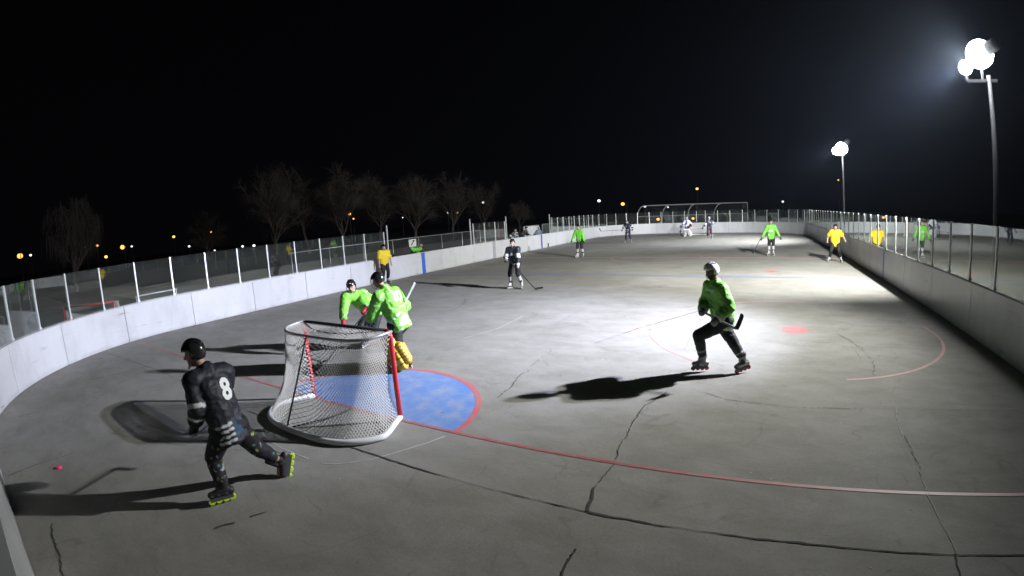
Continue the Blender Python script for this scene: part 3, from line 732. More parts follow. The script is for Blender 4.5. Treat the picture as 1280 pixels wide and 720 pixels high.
def helmet(parent, O, H, R, m, near, cage=False, full=False):
    bm = bmesh.new(); seg = 26 if near else 14
    bmesh.ops.create_uvsphere(bm, u_segments=seg, v_segments=seg // 2 + 4, radius=1)
    kill = [v for v in bm.verts if (v.co.y > .22 and v.co.z < .20) or v.co.z < (-.62 if not full else -.85) or (v.co.z < -.45 and v.co.y > -.1)]
    bmesh.ops.delete(bm, geom=kill, context='VERTS')
    for v in bm.verts:
        z = v.co.z; bulge = 1 + .035 * math.cos(6 * math.atan2(v.co.y, v.co.x)) * (z > .2)
        v.co = V((v.co.x * .104 * bulge, v.co.y * .126 * bulge - .006, z * .122 + .008))
    bmesh.ops.solidify(bm, geom=bm.faces[:], thickness=.012)
    for v in bm.verts: v.co = H + R @ v.co - O
    h = ob('helmet', bm, m, parent, smooth=True, recalc=True)
    bm = bmesh.new()
    for sx in (-.045, 0, .045):   # raised ribs on the crown
        pts = [H + R @ V((sx, -.006 + .114 * math.cos(a), .010 + (.126 - abs(sx) * .25) * math.sin(a))) - O for a in [rad(x) for x in range(25, 156, 13)]]
        tube(bm, pts, .008, 6)
    ob('helmet_rib', bm, m if m is not M_HWHT else M_HGRY, h, smooth=True)
    bm = bmesh.new()
    for sx in (-1, 1): tube(bm, [H + R @ V((sx * .108, .02, -.03)) - O, H + R @ V((sx * .085, .055, -.10)) - O, H + R @ V((sx * .02, .085, -.135)) - O], .006, 6)
    ob('chin_strap', bm, M_TAPE, h)
    if cage:
        bm = bmesh.new()
        for k in range(-3, 4): tube(bm, [H + R @ V((k * .026, .125 - abs(k) * .012 + .02 * math.sin(a), .05 - .17 * (a / math.pi))) - O for a in [math.pi * q / 7 for q in range(8)]], .003, 5)
        for k in range(5): tube(bm, [H + R @ V((math.sin(a) * .1, .03 + math.cos(a) * .105, .03 - .035 * k)) - O for a in [rad(x) for x in range(-80, 81, 20)]], .003, 5)
        ob('face_cage', bm, M_CAGE if m is not M_HWHT else M_HGRY, h)
    return h

def person(label, base, J, kit, group=None):
    """J: joints in world space; kit: colours and gear"""
    O = V((base[0], base[1], 0)); t = empty('person', O, label, 'person', group)
    near = kit.get('near', False); vx = .0135 if near else .02
    J = {k: V(v) for k, v in J.items()}; J['head'] = J['head'] - V((0, 0, .02))
    pel, nk, hd = J['pelvis'], J['neck'], J['head']; fd = V(kit['face']).normalized(); bf = V(kit.get('body', kit['face'])).normalized()
    bx = bf.cross(V((0, 0, 1))).normalized()      # body's right hand
    ch = pel.lerp(nk, .68)
    RH = frame_from(fd)
    skin = kit.get('skin', SKIN)
    shR, shL = J.get('shR', nk - V((0, 0, .08)) + bx * .18), J.get('shL', nk - V((0, 0, .08)) - bx * .18)
    hpR, hpL = J.get('hipR', pel + bx * .095), J.get('hipL', pel - bx * .095)
    elR = J.get('elR') or ik(shR, J['haR'], .29, .26, bx * .6 - bf * .6 - V((0, 0, .6))); elL = J.get('elL') or ik(shL, J['haL'], .29, .26, -bx * .6 - bf * .6 - V((0, 0, .6)))
    knR = J.get('knR') or ik(hpR, J['anR'], .43, .41, bf); knL = J.get('knL') or ik(hpL, J['anL'], .43, .41, bf)
    haR, haL, anR, anL = J['haR'], J['haL'], J['anR'], J['anL']
    gdirs = kit.get('grip', V((1, 0, 0)))
    # --- body: one continuous skin
    P = [('c', 'neck', nk - V((0, 0, .04)), hd - V((0, 0, .03)) - fd * .02, .056, .052), ('e', 'head', hd + RH @ V((0, -.006, .018)), (.075, .094, .105), RH), ('e', 'head', hd + RH @ V((0, .03, -.05)), (.054, .058, .062), RH),
         ('c', 'nose', hd + RH @ V((0, .088, .012)), hd + RH @ V((0, .105, -.018)), .010, .014), ('e', 'ear', hd + RH @ V((.076, -.005, -.005)), (.012, .022, .032), RH), ('e', 'ear', hd + RH @ V((-.076, -.005, -.005)), (.012, .022, .032), RH),
         ('c', 'body', pel, ch, .085, .095, dict(sx=1.25, up=bf)), ('c', 'body', ch, nk - V((0, 0, .06)), .09, .06), ('c', 'body', shR, shL, .065, .065), ('c', 'body', hpR, hpL, .10, .10)]
    for s, e, h in ((shR, elR, haR), (shL, elL, haL)):
        P += [('c', 'arm', s, e, .052, .042), ('c', 'arm', e, h, .042, .028)]
        d = (h - e).normalized(); g = gdirs; g = (g - d * g.dot(d)); g = g.normalized() if g.length > .01 else d.orthogonal().normalized(); pn = d.cross(g)
        P += [('c', 'hand', h, h + d * .06, .030, .034)]
        for i in range(4):
            k = h + d * .075 + g * (.027 - .018 * i); q = k + d * (.026 + .006 * (i in (1, 2))) + pn * .008; P += [('c', 'finger', k - d * .01, q, .0095, .009), ('c', 'finger', q, q + pn * .026 - d * .002, .009, .008)]
        P += [('c', 'thumb', h + d * .02 + g * .026, h + d * .055 + g * .042 + pn * .02, .012, .010)]
    for hp, kn, an in ((hpR, knR, anR), (hpL, knL, anL)):
        P += [('c', 'leg', hp, kn, .085, .056), ('c', 'leg', kn, an, .055, .038), ('c', 'foot', an - V((0, 0, .04)), an - V((0, 0, .045)) + V(kit.get('toeR' if hp is hpR else 'toeL', bf)).normalized() * .12, .034, .026)]
    beard = kit.get('beard'); hairc = kit.get('hair', (.02, .015, .01))
    def skincol(tg, tt, p):
        if tg in ('head', 'ear', 'nose', 'neck'):
            q = RH.transposed() @ (V(p) - hd)
            if tg == 'head':
                if q.y > .05 and abs(abs(q.x) - .030) < .013 and abs(q.z - .012) < .008: return (.04, .03, .03)
                if q.y > .06 and abs(q.x) < .024 and abs(q.z + .052) < .006: return (.25, .08, .07)
                if beard and q.z < -.025 and q.y > -.03: return (.02, .014, .01)
                if q.z > .055 or q.y < -.03 - .0 and q.z > -.05: return hairc
                if q.y > .05 and abs(abs(q.x) - .03) < .018 and abs(q.z - .034) < .006: return hairc
        return skin
    body = blob('body', P, M_SKIN, t, .0115 if near else .016, 1, skincol, 0, O)
    # --- pants and socks
    pant, legpad = kit.get('pant', lambda tg, q, p: BLK), kit.get('legr', (1.0, 1.0))
    a, b = legpad
    Pp = [('c', 'hip', hpR + V((0, 0, .03)), hpL + V((0, 0, .03)), .125 * a, .125 * a), ('c', 'hip', pel, pel + (ch - pel) * .35, .13 * a, .12 * a, dict(sx=1.15, up=bf))]
    for hp, kn, an, sd in ((hpR, knR, anR, 'R'), (hpL, knL, anL, 'L')):
        Pp += [('c', 'thigh' + sd, hp, kn, .112 * a, .082 * a), ('c', 'shin' + sd, kn, an + (kn - an) * .22, .080 * b, .062 * b, dict(flat=(1, .3)))]
    blob('pants', Pp, M_PANTS, t, vx, 3, pant, .006 if near else .004, O)
    # --- jersey
    jc = kit['jersey']; sh_w = kit.get('pad', 1.0); hem = kit.get('hem', .10)
    ax = (ch - pel).normalized(); sl = kit.get('sleeve', .82)
    Jp = [('c', 'torso', pel + bx * .055 - ax * hem, ch + bx * .07, .128 * sh_w, .135 * sh_w, dict(flat=(.2, 1))), ('c', 'torso', pel - bx * .055 - ax * hem, ch - bx * .07, .128 * sh_w, .135 * sh_w, dict(flat=(.2, 1))),
          ('c', 'yoke', shR + ax * .01, shL + ax * .01, .098 * sh_w, .098 * sh_w), ('c', 'yoke', ch, nk - ax * .03, .13 * sh_w, .085), ('c', 'collar', nk - ax * .06, nk + (hd - nk) * .22, .082, .068, dict(flat=(1, .2)))]
    for s, e, h, sd in ((shR, elR, haR, 'R'), (shL, elL, haL, 'L')):
        w = kit.get('armr', 1.0)
        if sl > .5: Jp += [('c', 'upper' + sd, s, e, .088 * w, .078 * w), ('c', 'fore' + sd, e, e + (h - e) * sl, .079 * w, .062 * w, dict(flat=(1, .25)))]
        else: Jp += [('c', 'upper' + sd, s, s + (e - s) * .85, .085 * w, .085 * w, dict(flat=(1, .25)))]
    js = blob('jersey', Jp, M_JERSEY, t, vx, 3, jc, .012 if near else .008, O)
    # --- collar, helmet, gloves, skates
    if kit.get('helmet'): helmet(t, O, hd + RH @ V((0, 0, .02)), RH, kit['helmet'], near, kit.get('cage', False))
    if kit.get('glove'):
        gc = kit['glove']
        for e, h, sd in ((elR, haR, 1), (elL, haL, -1)):
            glove(t, O, e, h, (h - e), gdirs, gc, .0075 if near else .013, sd)
    if kit.get('boots', True):
        for an, kn, sd in ((anR, knR, 'R'), (anL, knL, 'L')):
            td = V(kit.get('toe' + sd, bf)); up = V(kit.get('up' + sd, (0, 0, 1)))
            skate(t, O, an, td, up, kit.get('boot', lambda *q: DRK), kit.get('wheel', M_WHEELW), near)
    return t, js, dict(ch=ch, bf=bf, bx=bx, ax=ax, O=O, hd=hd, RH=RH, elR=elR, elL=elL, knR=knR, knL=knL, pel=pel)

# ===== skater 8 (black jersey, back to the camera) near left
def c8(tg, t, p):
    if tg == 'torso':
        if t < .02: return (.02, .02, .025)
        for k in range(4):
            if .05 + k * .095 < t < .095 + k * .095 and p[1] < -2.33: return (.5, .52, .53)
        if t < .42 and p[1] > -2.33: return (.02, .06, .11) if .12 < t < .34 else (.03, .035, .05)
        return (.016, .018, .026)
    if tg.startswith('upper'): return (.50, .52, .53) if .80 < t < .97 else (.016, .018, .024)
    if tg.startswith('fore'): return (.50, .52, .53) if .42 < t < .58 else (.012, .012, .015)
    return (.016, .018, .026)
def p8(tg, t, p):
    n = noise.noise(V(p) * 17); n2 = noise.noise(V(p) * 17 + V((9, 3, 1)))
    if tg.startswith('shin') or (tg.startswith('thigh') and t > .35):
        if n > .50: return (.26, .32, .06)
        if n2 > .52: return (.30, .32, .35)
        if n < -.48: return (.05, .16, .12)
        return (.014, .012, .02)
    return BLK
J8 = dict(head=(.600, -2.43, 1.545), neck=(.668, -2.37, 1.385), pelvis=(.785, -2.31, .80), shL=(.70, -2.53, 1.30), shR=(.66, -2.17, 1.28),
          elL=(.775, -2.58, 1.06), haL=(.66, -2.60, .88), elR=(.46, -2.10, 1.06), haR=(.30, -2.26, .98), hipL=(.80, -2.40, .76), hipR=(.77, -2.21, .74),
          knL=(.66, -2.50, .50), anL=(.72, -2.50, .185), knR=(.75, -2.06, .47), anR=(.74, -1.80, .19))
g8 = V((.4, -.6, .5))
t8, j8, d8 = person('skater in black jersey with white number 8, yellow-green wheels, nearest the left boards', (.71, -2.35), J8,
    dict(near=True, face=(-.62, -.78, -.12), body=(-.86, -.50, 0), jersey=c8, pant=p8, helmet=M_HBLK, glove=lambda *a: (.012, .012, .014), grip=V((-.3, .5, .5)), boot=lambda tg, t, p: (.02, .018, .022) if noise.noise(V(p) * 20) < .35 else (.12, .12, .13),
         wheel=M_WHEELY, toeL=(-.35, -.92, 0), toeR=(.10, -.45, -.85), upR=(-.5, -.8, .45), pad=1.06, armr=1.1, legr=(1.04, 1.1), hem=.15))
M_NUM = mat('white_jersey_print', (.60, .62, .62), .6)
nb = V((.86, .10, .12))
text_on(j8, t8, d8['O'], '8', d8['ch'] + V((0, .06, -.05)), (.90, .10, .15), (-.05, .05, 1), .285, M_NUM)

stick('hockey_stick', 'black hockey stick held low in front by the skater wearing number 8', (.70, -2.66, .80), (-.02, -2.0, .62), (.75, .62, .12))

# ===== white-helmet skater in green, right of centre
def green_j(tg, t, p): 
    if tg == 'torso' and t < .03: return (.5, .55, .5)
    return GRN
cg = (.17, .47, .065)
def cW(tg, t, p):
    if tg == 'torso' and t < .12 and p[0] > 4.6: return (.42, .55, .40)
    if tg.startswith('fore') and t > .80: return (.35, .5, .33)
    return cg
JW = dict(head=(4.435, 3.14, 1.60), neck=(4.50, 3.17, 1.43), pelvis=(4.62, 3.165, .86), shR=(4.40, 3.32, 1.33), shL=(4.60, 3.0, 1.33), elR=(4.31, 3.35, 1.07), haR=(4.30, 3.10, .99),
          elL=(4.72, 2.93, 1.09), haL=(4.56, 2.82, .94), hipR=(4.56, 3.25, .82), hipL=(4.66, 3.08, .82), knL=(4.26, 3.06, .64), anL=(4.33, 3.11, .265), knR=(4.77, 3.22, .50), anR=(4.965, 3.21, .20))
JW['pelvis'] = V((4.62, 3.165, .88)); JW['anL'] = V((4.33, 3.13, .19)); JW['knL'] = V((4.25, 3.08, .60))
def pW(tg, t, p):
    if tg.startswith('shin'): return (.012, .012, .012) if t < .22 else (.045, .047, .047) if t < .72 else (.30, .30, .30) if t < .82 else (.05, .05, .05)
    return (.010, .010, .010)
tW, jW, dW = person('green skater with a white helmet, gliding across the bright right half of the floor', (4.64, 3.16), JW,
    dict(near=True, face=(-.80, -.58, -.22), body=(-.84, -.54, 0), jersey=cW, pant=pW, helmet=M_HWHT, beard=True, skin=(.22, .11, .08), glove=lambda tg, t, p: (.20, .20, .20) if tg != 'cuff' else (.12, .12, .12), grip=V((.9, -.3, -.3)),
         boot=lambda tg, t, p: (.40, .40, .39) if noise.noise(V(p) * 14) > -.15 else (.05, .05, .05), wheel=M_WHEELR, toeL=(-.95, -.3, 0), toeR=(-.80, -.5, -.22), upR=(-.25, 0, 1), hem=.15, pad=1.14, armr=1.2, legr=(1.12, 1.15), sleeve=.95))
M_EMB = mat('pale_green_print', (.26, .52, .17), .7)
e1 = text_on(jW, tW, dW['O'], 'O', dW['ch'] + V((-.06, -.06, -.04)), (-.50, -.86, .1), (0, 0, 1), .34, M_EMB, 'jersey_emblem', -.02)
text_on(jW, tW, dW['O'], 'C', dW['ch'] + V((-.06, -.06, -.04)), (-.50, -.86, .1), (0, 0, 1), .20, M_EMB, 'jersey_emblem', 0)
stick('hockey_stick', 'hockey stick across the hips of the white-helmet skater, its blade raised', (4.27, 3.03, 1.01), (4.84, 2.80, .80), (.45, .05, .85), M_SHAFTG, M_TAPE, .24)

# ===== green skater with red gloves behind the net
def cG(tg, t, p): return (.50, .58, .46) if abs(noise.noise(V(p) * 4 + V((4, 1, 0)))) < .035 or (tg.startswith('fore') and .05 < t < .2) else GRN
JG = dict(head=(-2.352, 2.322, 1.376), neck=(-2.39, 2.42, 1.20), pelvis=(-2.27, 2.80, .76), shR=(-2.47, 2.24, 1.13), shL=(-2.32, 2.60, 1.14), elR=(-2.42, 2.10, .90), haR=(-2.41, 2.05, .69), elL=(-2.15, 2.72, .98), haL=(-2.15, 2.47, .85),
          hipR=(-2.34, 2.74, .72), hipL=(-2.20, 2.86, .72), anR=(-2.40, 2.60, .185), anL=(-2.15, 2.90, .185))
tG, jG, dG = person('skater in green jersey with bright red gloves, bending over behind the net', (-2.27, 2.75), JG,
    dict(near=True, face=(.55, -.75, -.35), body=(.30, -.90, 0), jersey=cG, helmet=M_HBLK, skin=(.45, .30, .24), glove=lambda *a: (.48, .015, .03), grip=V((.3, -.2, -.5)), pant=lambda *a: (.012, .012, .014),
         boot=lambda *a: DRK, hem=.08, pad=1.15, armr=1.2))
stick('hockey_stick', 'black hockey stick in red gloves, its blade down behind the net', (-2.05, 2.62, .98), (-2.30, 1.45, .06), (.5, -.85, 0))

# ===== goaltender in green with yellow pads
def cK(tg, t, p):
    n = noise.noise(V((p[0] * 11, p[1] * 11, p[2] * 5)))
    if tg == 'torso' and .1 < t < .45 and n > .12: return (.42, .5, .42)
    if tg.startswith('fore'): return (.10, .12, .10) if t > .5 else (.17, .48, .055)
    return (.50, .58, .46) if abs(noise.noise(V((p[0] * 4, p[1] * 4, p[2] * 7)))) < .035 else (.17, .50, .055)
JK = dict(head=(-.84, 1.62, 1.62), neck=(-.74, 1.665, 1.48), pelvis=(-.57, 1.76, .86), shR=(-.70, 1.86, 1.34), shL=(-.72, 1.47, 1.32), elL=(-.88, 1.42, 1.02), haL=(-.98, 1.52, .90), elR=(-.66, 2.06, 1.08), haR=(-.82, 1.98, .98),
          hipR=(-.58, 1.86, .80), hipL=(-.58, 1.66, .80), knR=(-.72, 1.92, .46), anR=(-.56, 1.94, .18), knL=(-.62, 1.58, .45), anL=(-.44, 1.62, .18))
JK['knL'] = V((-.56, 1.66, .46)); JK['anL'] = V((-.45, 1.72, .185)); JK['knR'] = V((-.88, 1.80, .47)); JK['anR'] = V((-.84, 1.86, .185))
tK, jK, dK = person('goaltender in green jersey and yellow leg pads with black mask, leaning at the goal post', (-.62, 1.72), JK,
    dict(near=True, face=(-.90, -.45, -.30), body=(-.97, -.22, 0), jersey=cK, helmet=M_HBLK, cage=True, glove=None, pad=1.28, armr=1.35, hem=.12, pant=lambda *a: (.02, .021, .024), legr=(1.15, .9), boot=lambda *a: (.03, .03, .03), toeL=(-.9, -.4, 0)))
text_on(jK, tK, dK['O'], '10', dK['ch'] + V((0, .0, -.04)), (.86, .10, .42), (-.4, 0, .9), .27, M_NUM)
def leg_pad(parent, O, kn, an, fwd, col, w=.15):
    kn, an, fwd = V(kn), V(an), V(fwd).normalized(); d = (an - kn).normalized(); fwd = (fwd - d * fwd.dot(d)).normalized(); x = d.cross(fwd)
    P = []
    a = kn - d * .16 + fwd * .07; b = an + d * .05 + fwd * .075
    for k in (-1, 0, 1): P.append(('c', 'pad', a + x * w * .55 * k, b + x * w * .55 * k, .085, .08))
    for k in (-1, 1): P.append(('c', 'roll', a + x * w * k, b + x * w * k, .05, .048))
    P.append(('c', 'wing', kn + x * w * .9 - fwd * .03, an + x * w * .9 - fwd * .04, .075, .065)); P.append(('c', 'wing', kn - x * w * .9 - fwd * .03, an - x * w * .9 - fwd * .04, .075, .065))
    P.append(('c', 'toe', b, b + fwd * .12 + d * .02, .07, .05))
    P.append(('c', 'knee', kn + fwd * .02 - x * .06, kn + fwd * .02 + x * .06, .10, .10))
    return blob('leg_pad', P, M_PADS, parent, .014, 2, col, .004, O)
def padY(tg, t, p): 
    if tg in ('roll', 'wing') and math.sin(t * 30) > .75: return (.10, .08, .05)
    return (.80, .50, .03)
leg_pad(tK, dK['O'], JK['knL'], JK['anL'], (-.75, -.65, 0), padY); leg_pad(tK, dK['O'], JK['knR'], JK['anR'], (-.75, -.5, 0), padY)
def block(parent, O, h, fwd, nrm, col, name='blocker', s=(.10, .18)):
    h, f, n = V(h), V(fwd).normalized(), V(nrm); n = (n - f * n.dot(f)).normalized(); x = f.cross(n)
    P = [('c', 'b', h + x * s[0] * k + n * .05 - f * .1, h + x * s[0] * k + n * .05 + f * s[1], .035, .035) for k in (-1, -.33, .33, 1)] + [('c', 'fist', h, h + f * .09, .055, .055), ('c', 'cuff', h - f * .12, h, .075, .06)]
    for i in range(4): P.append(('c', 'finger', h + f * .10 + x * (.035 - .023 * i) - n * .02, h + f * .13 + x * (.035 - .023 * i) - n * .05, .016, .014))
    P.append(('c', 'thumb', h + f * .04 + x * .05 - n * .02, h + f * .08 + x * .06 - n * .05, .018, .014))
    return blob(name, P, M_PADS, parent, .012, 2, col, 0, O)
block(tK, dK['O'], JK['haL'], (-.5, .3, -.6), (.3, -.9, .2), lambda tg, t, p: (.45, .45, .45) if tg == 'b' and abs(noise.noise(V(p) * 12)) < .18 else (.02, .02, .02))
block(tK, dK['O'], JK['haR'], (-.6, -.4, -.5), (-.3, .9, .1), lambda *a: (.02, .02, .02), 'catching_glove', (.08, .14))
stick('goalie_stick', 'white shafted goaltender stick with taped end, poking up behind the green goaltender', (-.37, 2.04, 1.50), (-1.02, 1.72, .30), (-.6, -.8, 0), M_SHAFTW, M_SHAFTW, .3, 'hockey sticks held by players', .5)

# ===== generic skaters farther off
def fig(label, x, y, az, kit, hR=(.28, .25, .98), hL=(-.28, .25, .98), spread=.17, stride=0.0, lean=.10, h=1.78, crouch=.06, face_az=None, group='players out on the rink floor', fz=0.0, z0=0.0, grip=None):
    a = rad(az); f = V((math.sin(a), math.cos(a), 0)); r = V((f.y, -f.x, 0)); k = h / 1.78
    def w(q): return V((x, y, z0)) + (r * q[0] + f * q[1] + V((0, 0, q[2]))) * k
    J = dict(pelvis=w((0, 0, .99 - crouch)), neck=w((0, lean, 1.53 - crouch)), head=w((0, lean * 1.35 + .02, 1.69 - crouch)), haR=w(hR), haL=w(hL), anR=w((spread, -stride, .18)), anL=w((-spread, stride, .18)))
    fa = rad(face_az if face_az is not None else az); kit = dict(kit); kit['face'] = (math.sin(fa), math.cos(fa), -.12 + fz); kit['body'] = (f.x, f.y, 0)
    kit.setdefault('grip', r); kit.setdefault('toeR', f + r * .35); kit.setdefault('toeL', f - r * .35)
    res = person(label, (x, y), J, kit, group); return (*res, w)
def legs_blk(tg, t, p): return (.018, .018, .02)
def legs_wt(tg, t, p):
    if tg.startswith('shin') and .25 < t < .8: return (.45, .46, .47)
    return (.014, .014, .016)
def dark_j(white=.2, base=(.02, .022, .03)):
    def c(tg, t, p):
        if tg.startswith('upper') and .5 < t < .95 or tg.startswith('fore') and t > .75: return (.55, .56, .58)
        if tg == 'torso' and .12 < t < .22: return (.5, .5, .52)
        if tg in ('torso', 'yoke') and noise.noise(V(p) * 7) > white: return (.25, .26, .28)
        return base
    return c
def plain(c1):
    return lambda tg, t, p: c1
bootw = lambda *a: (.42, .42, .42)
# black and white skater, middle left
k = dict(jersey=dark_j(.28), pant=legs_wt, helmet=M_HBLK, glove=lambda tg, t, p: (.35, .35, .36) if tg == 'cuff' else (.02, .02, .02), boot=bootw, skin=(.45, .32, .27), grip=V((.7, 0, -.7)))
t_, j_, d_, w = fig('black and white skater alone left of centre, stick blade near the floor', -2.87, 10.3, 172, k, hR=(.20, .36, 1.02), hL=(-.22, .34, .80), spread=.20, crouch=.08, h=1.80)
stick('hockey_stick', 'black stick of the black and white skater left of centre, blade near the floor', (-3.02, 9.92, 1.16), (-2.0, 10.0, .06), (.9, .3, .05), M_SHAFTB)
# green skater far left of centre
k = dict(jersey=plain((.13, .48, .05)), pant=legs_wt, helmet=M_HBLK, glove=lambda *a: (.03, .06, .03), boot=bootw, skin=(.4, .28, .22))
t_, j_, d_, w = fig('green skater holding a stick out sideways, far off before the left boards', -4.43, 20.85, 182, k, hR=(.42, .15, .90), hL=(-.30, .10, .85), spread=.16, crouch=.02, h=1.85)
stick('hockey_stick', 'pale stick held out sideways by the far green skater beside the left boards', (-4.55, 20.6, .93), (-6.35, 20.75, .62), (-.15, .1, .95), M_SHAFTG, M_TAPE, .25)
# dark skater near far left
k = dict(jersey=dark_j(.35, (.02, .022, .05)), pant=lambda *a: (.02, .022, .05), helmet=M_HBLK, glove=lambda *a: (.02, .02, .03), boot=lambda *a: (.2, .2, .2), skin=(.42, .3, .25))
t_, j_, d_, w = fig('skater in dark navy, stick pointing left, in front of the far left corner boards', -4.72, 32.4, 176, k, hR=(.42, .20, 1.0), hL=(-.36, .12, 1.02), spread=.20, crouch=.04, h=1.78)
stick('hockey_stick', 'thin dark stick pointing left from the navy skater at the far corner', (-4.6, 32.15, 1.02), (-6.9, 32.2, .95), (-.5, 0, .7), M_SHAFTG, M_TAPE, .28)
# far goaltender in white
k = dict(jersey=lambda tg, t, p: (.62, .63, .70) if noise.noise(V(p) * 5) > -.15 else (.05, .05, .12), pant=lambda *a: (.05, .05, .08), helmet=M_HWHT, cage=True, glove=None, boot=lambda *a: (.1, .1, .1), pad=1.12, armr=1.2, skin=(.4, .3, .25))
t_, j_, d_, w = fig('goaltender in white jersey and white leg pads, standing in front of the far goal', -1.05, 39.6, 184, k, hR=(.48, .20, .85), hL=(-.38, .25, .95), spread=.22, crouch=.14, h=1.85)
padW = lambda tg, t, p: (.72, .73, .76)
f_az = rad(184); ff = V((math.sin(f_az), math.cos(f_az), 0))
leg_pad(t_, d_['O'], d_['knR'], w((.22, 0, .18)), ff, padW, .12); leg_pad(t_, d_['O'], d_['knL'], w((-.22, 0, .18)), ff, padW, .12)
block(t_, d_['O'], w((.48, .20, .85)), (-.4, -.5, -.6), ff, lambda *a: (.03, .03, .05)); block(t_, d_['O'], w((-.38, .25, .95)), (.3, -.6, -.3), ff, lambda *a: (.03, .03, .05), 'catching_glove', (.08, .12))
stick('goalie_stick', 'dark goaltender stick standing on the floor beside the far goaltender in white', (-1.62, 39.35, 1.15), (-1.60, 39.2, .06), (1, -.2, 0), M_SHAFTB, M_SHAFTB, .3, 'hockey sticks held by players', .5)
# dark skater right of the far goaltender
k = dict(jersey=dark_j(.15, (.035, .035, .05)), pant=lambda *a: (.03, .03, .05), helmet=M_HGRY, glove=lambda *a: (.03, .03, .04), boot=lambda *a: (.25, .25, .25), skin=(.42, .3, .25))
t_, j_, d_, w = fig('skater in dark grey with a pale helmet, right of the far goaltender in white', 1.3, 36.0, 178, k, hR=(.52, .22, .88), hL=(-.25, .15, 1.20), spread=.20, stride=.08, crouch=.04, h=1.80, face_az=200)
stick('hockey_stick', 'thin stick pointing left from the pale-helmeted skater toward the far goal', (1.0, 35.8, .9), (-1.05, 36.1, .62), (-.9, .1, -.2), M_SHAFTG, M_TAPE, .28)
# green skater right of the middle, far
k = dict(jersey=lambda tg, t, p: (.5, .56, .45) if tg == 'torso' and noise.noise(V(p) * 8) > .35 else (.14, .42, .06), pant=legs_wt, helmet=M_HBLK, glove=lambda *a: (.04, .04, .04), boot=bootw, skin=(.42, .3, .25), hem=.14, pad=1.1)
t_, j_, d_, w = fig('far green skater facing the camera with hands lowered, right of the far goal', 5.89, 21.8, 186, k, hR=(.46, .12, .88), hL=(-.46, .12, .92), spread=.11, crouch=0.0, h=1.86)
stick('hockey_stick', 'stick trailing behind the far green skater right of centre', (5.35, 21.7, .95), (4.95, 22.9, .06), (-.4, .9, 0), M_SHAFTG, M_TAPE)
# referees
k = dict(jersey=plain(YEL), pant=lambda *a: (.012, .012, .014), helmet=M_HBLK, boot=lambda *a: (.35, .35, .35), skin=(.42, .28, .22), sleeve=.2, hem=.16, pad=1.15, armr=1.15, glove=None)
t_, j_, d_, w = fig('referee in yellow shirt and black trousers with arms held out, beside the right boards', 8.84, 19.3, 190, k, hR=(.36, .10, .96), hL=(-.44, .14, 1.02), spread=.26, crouch=.10, h=1.80, group='referees in yellow shirts')
k = dict(k, jersey=plain((.62, .46, .02)))
t_, j_, d_, w = fig('referee in yellow shirt leaning against the left boards, behind the two green players', -9.62, 10.75, 118, k, hR=(.26, .16, .85), hL=(-.30, .16, .88), spread=.12, crouch=.04, h=1.72, group='referees in yellow shirts')
# people behind the left boards
bench = 'people standing behind the left boards'
k = dict(jersey=plain((.12, .45, .05)), pant=legs_blk, helmet=None, glove=lambda *a: (.02, .02, .02), boots=False, skin=(.30, .2, .16))
fig('player in green jersey bent over the left boards above the wide blue mark', -10.62, 13.85, 80, k, hR=(.25, .30, 1.12), hL=(-.30, .30, 1.12), lean=.38, crouch=.22, h=1.75, group=bench)
k = dict(jersey=plain((.05, .05, .05)), pant=legs_blk, helmet=M_HWHT, glove=None, boots=False, skin=(.40, .3, .25))
fig('spectator in dark clothes and white helmet, right of the bent green player', -11.4, 15.1, 95, k, lean=.2, crouch=.30, h=1.7, group=bench)
k = dict(jersey=dark_j(.1), pant=legs_blk, helmet=None, glove=None, boots=False, skin=(.36, .26, .22), hair=(.05, .04, .03))
fig('person in black and white jersey behind the boards, left of the white notice board', -10.75, 24.6, 110, k, lean=.2, crouch=.10, h=1.75, group=bench)
k = dict(jersey=plain((.025, .025, .03)), pant=legs_blk, helmet=M_HBLK, glove=None, boots=False, skin=(.36, .26, .22))
fig('person in black jacket leaning on the boards in front of the white notice board', -10.9, 26.2, 100, k, hR=(.3, .45, 1.1), hL=(-.3, .45, 1.1), lean=.30, crouch=.12, h=1.8, group=bench)
k = dict(jersey=plain((.12, .14, .20)), pant=legs_blk, helmet=None, glove=None, boots=False, skin=(.45, .35, .3), hair=(.3, .28, .26))
fig('pale-haired person in grey-blue jacket behind the boards, right of the dark banner', -10.8, 28.6, 110, k, lean=.12, crouch=.16, h=1.72, group=bench)

# ---------------------------------------------------------------- puck
bm = bmesh.new(); tube(bm, [(0, 0, 0), (0, 0, .004), (0, 0, .022), (0, 0, .026)], [.036, .040, .040, .036], 24)
pk = ob('puck', bm, mat('pink_puck', (.85, .04, .16), .5)); pk.location = (-1.93, -3.74, .001); tag(pk, 'small bright pink puck on the floor near the left boards', 'puck')

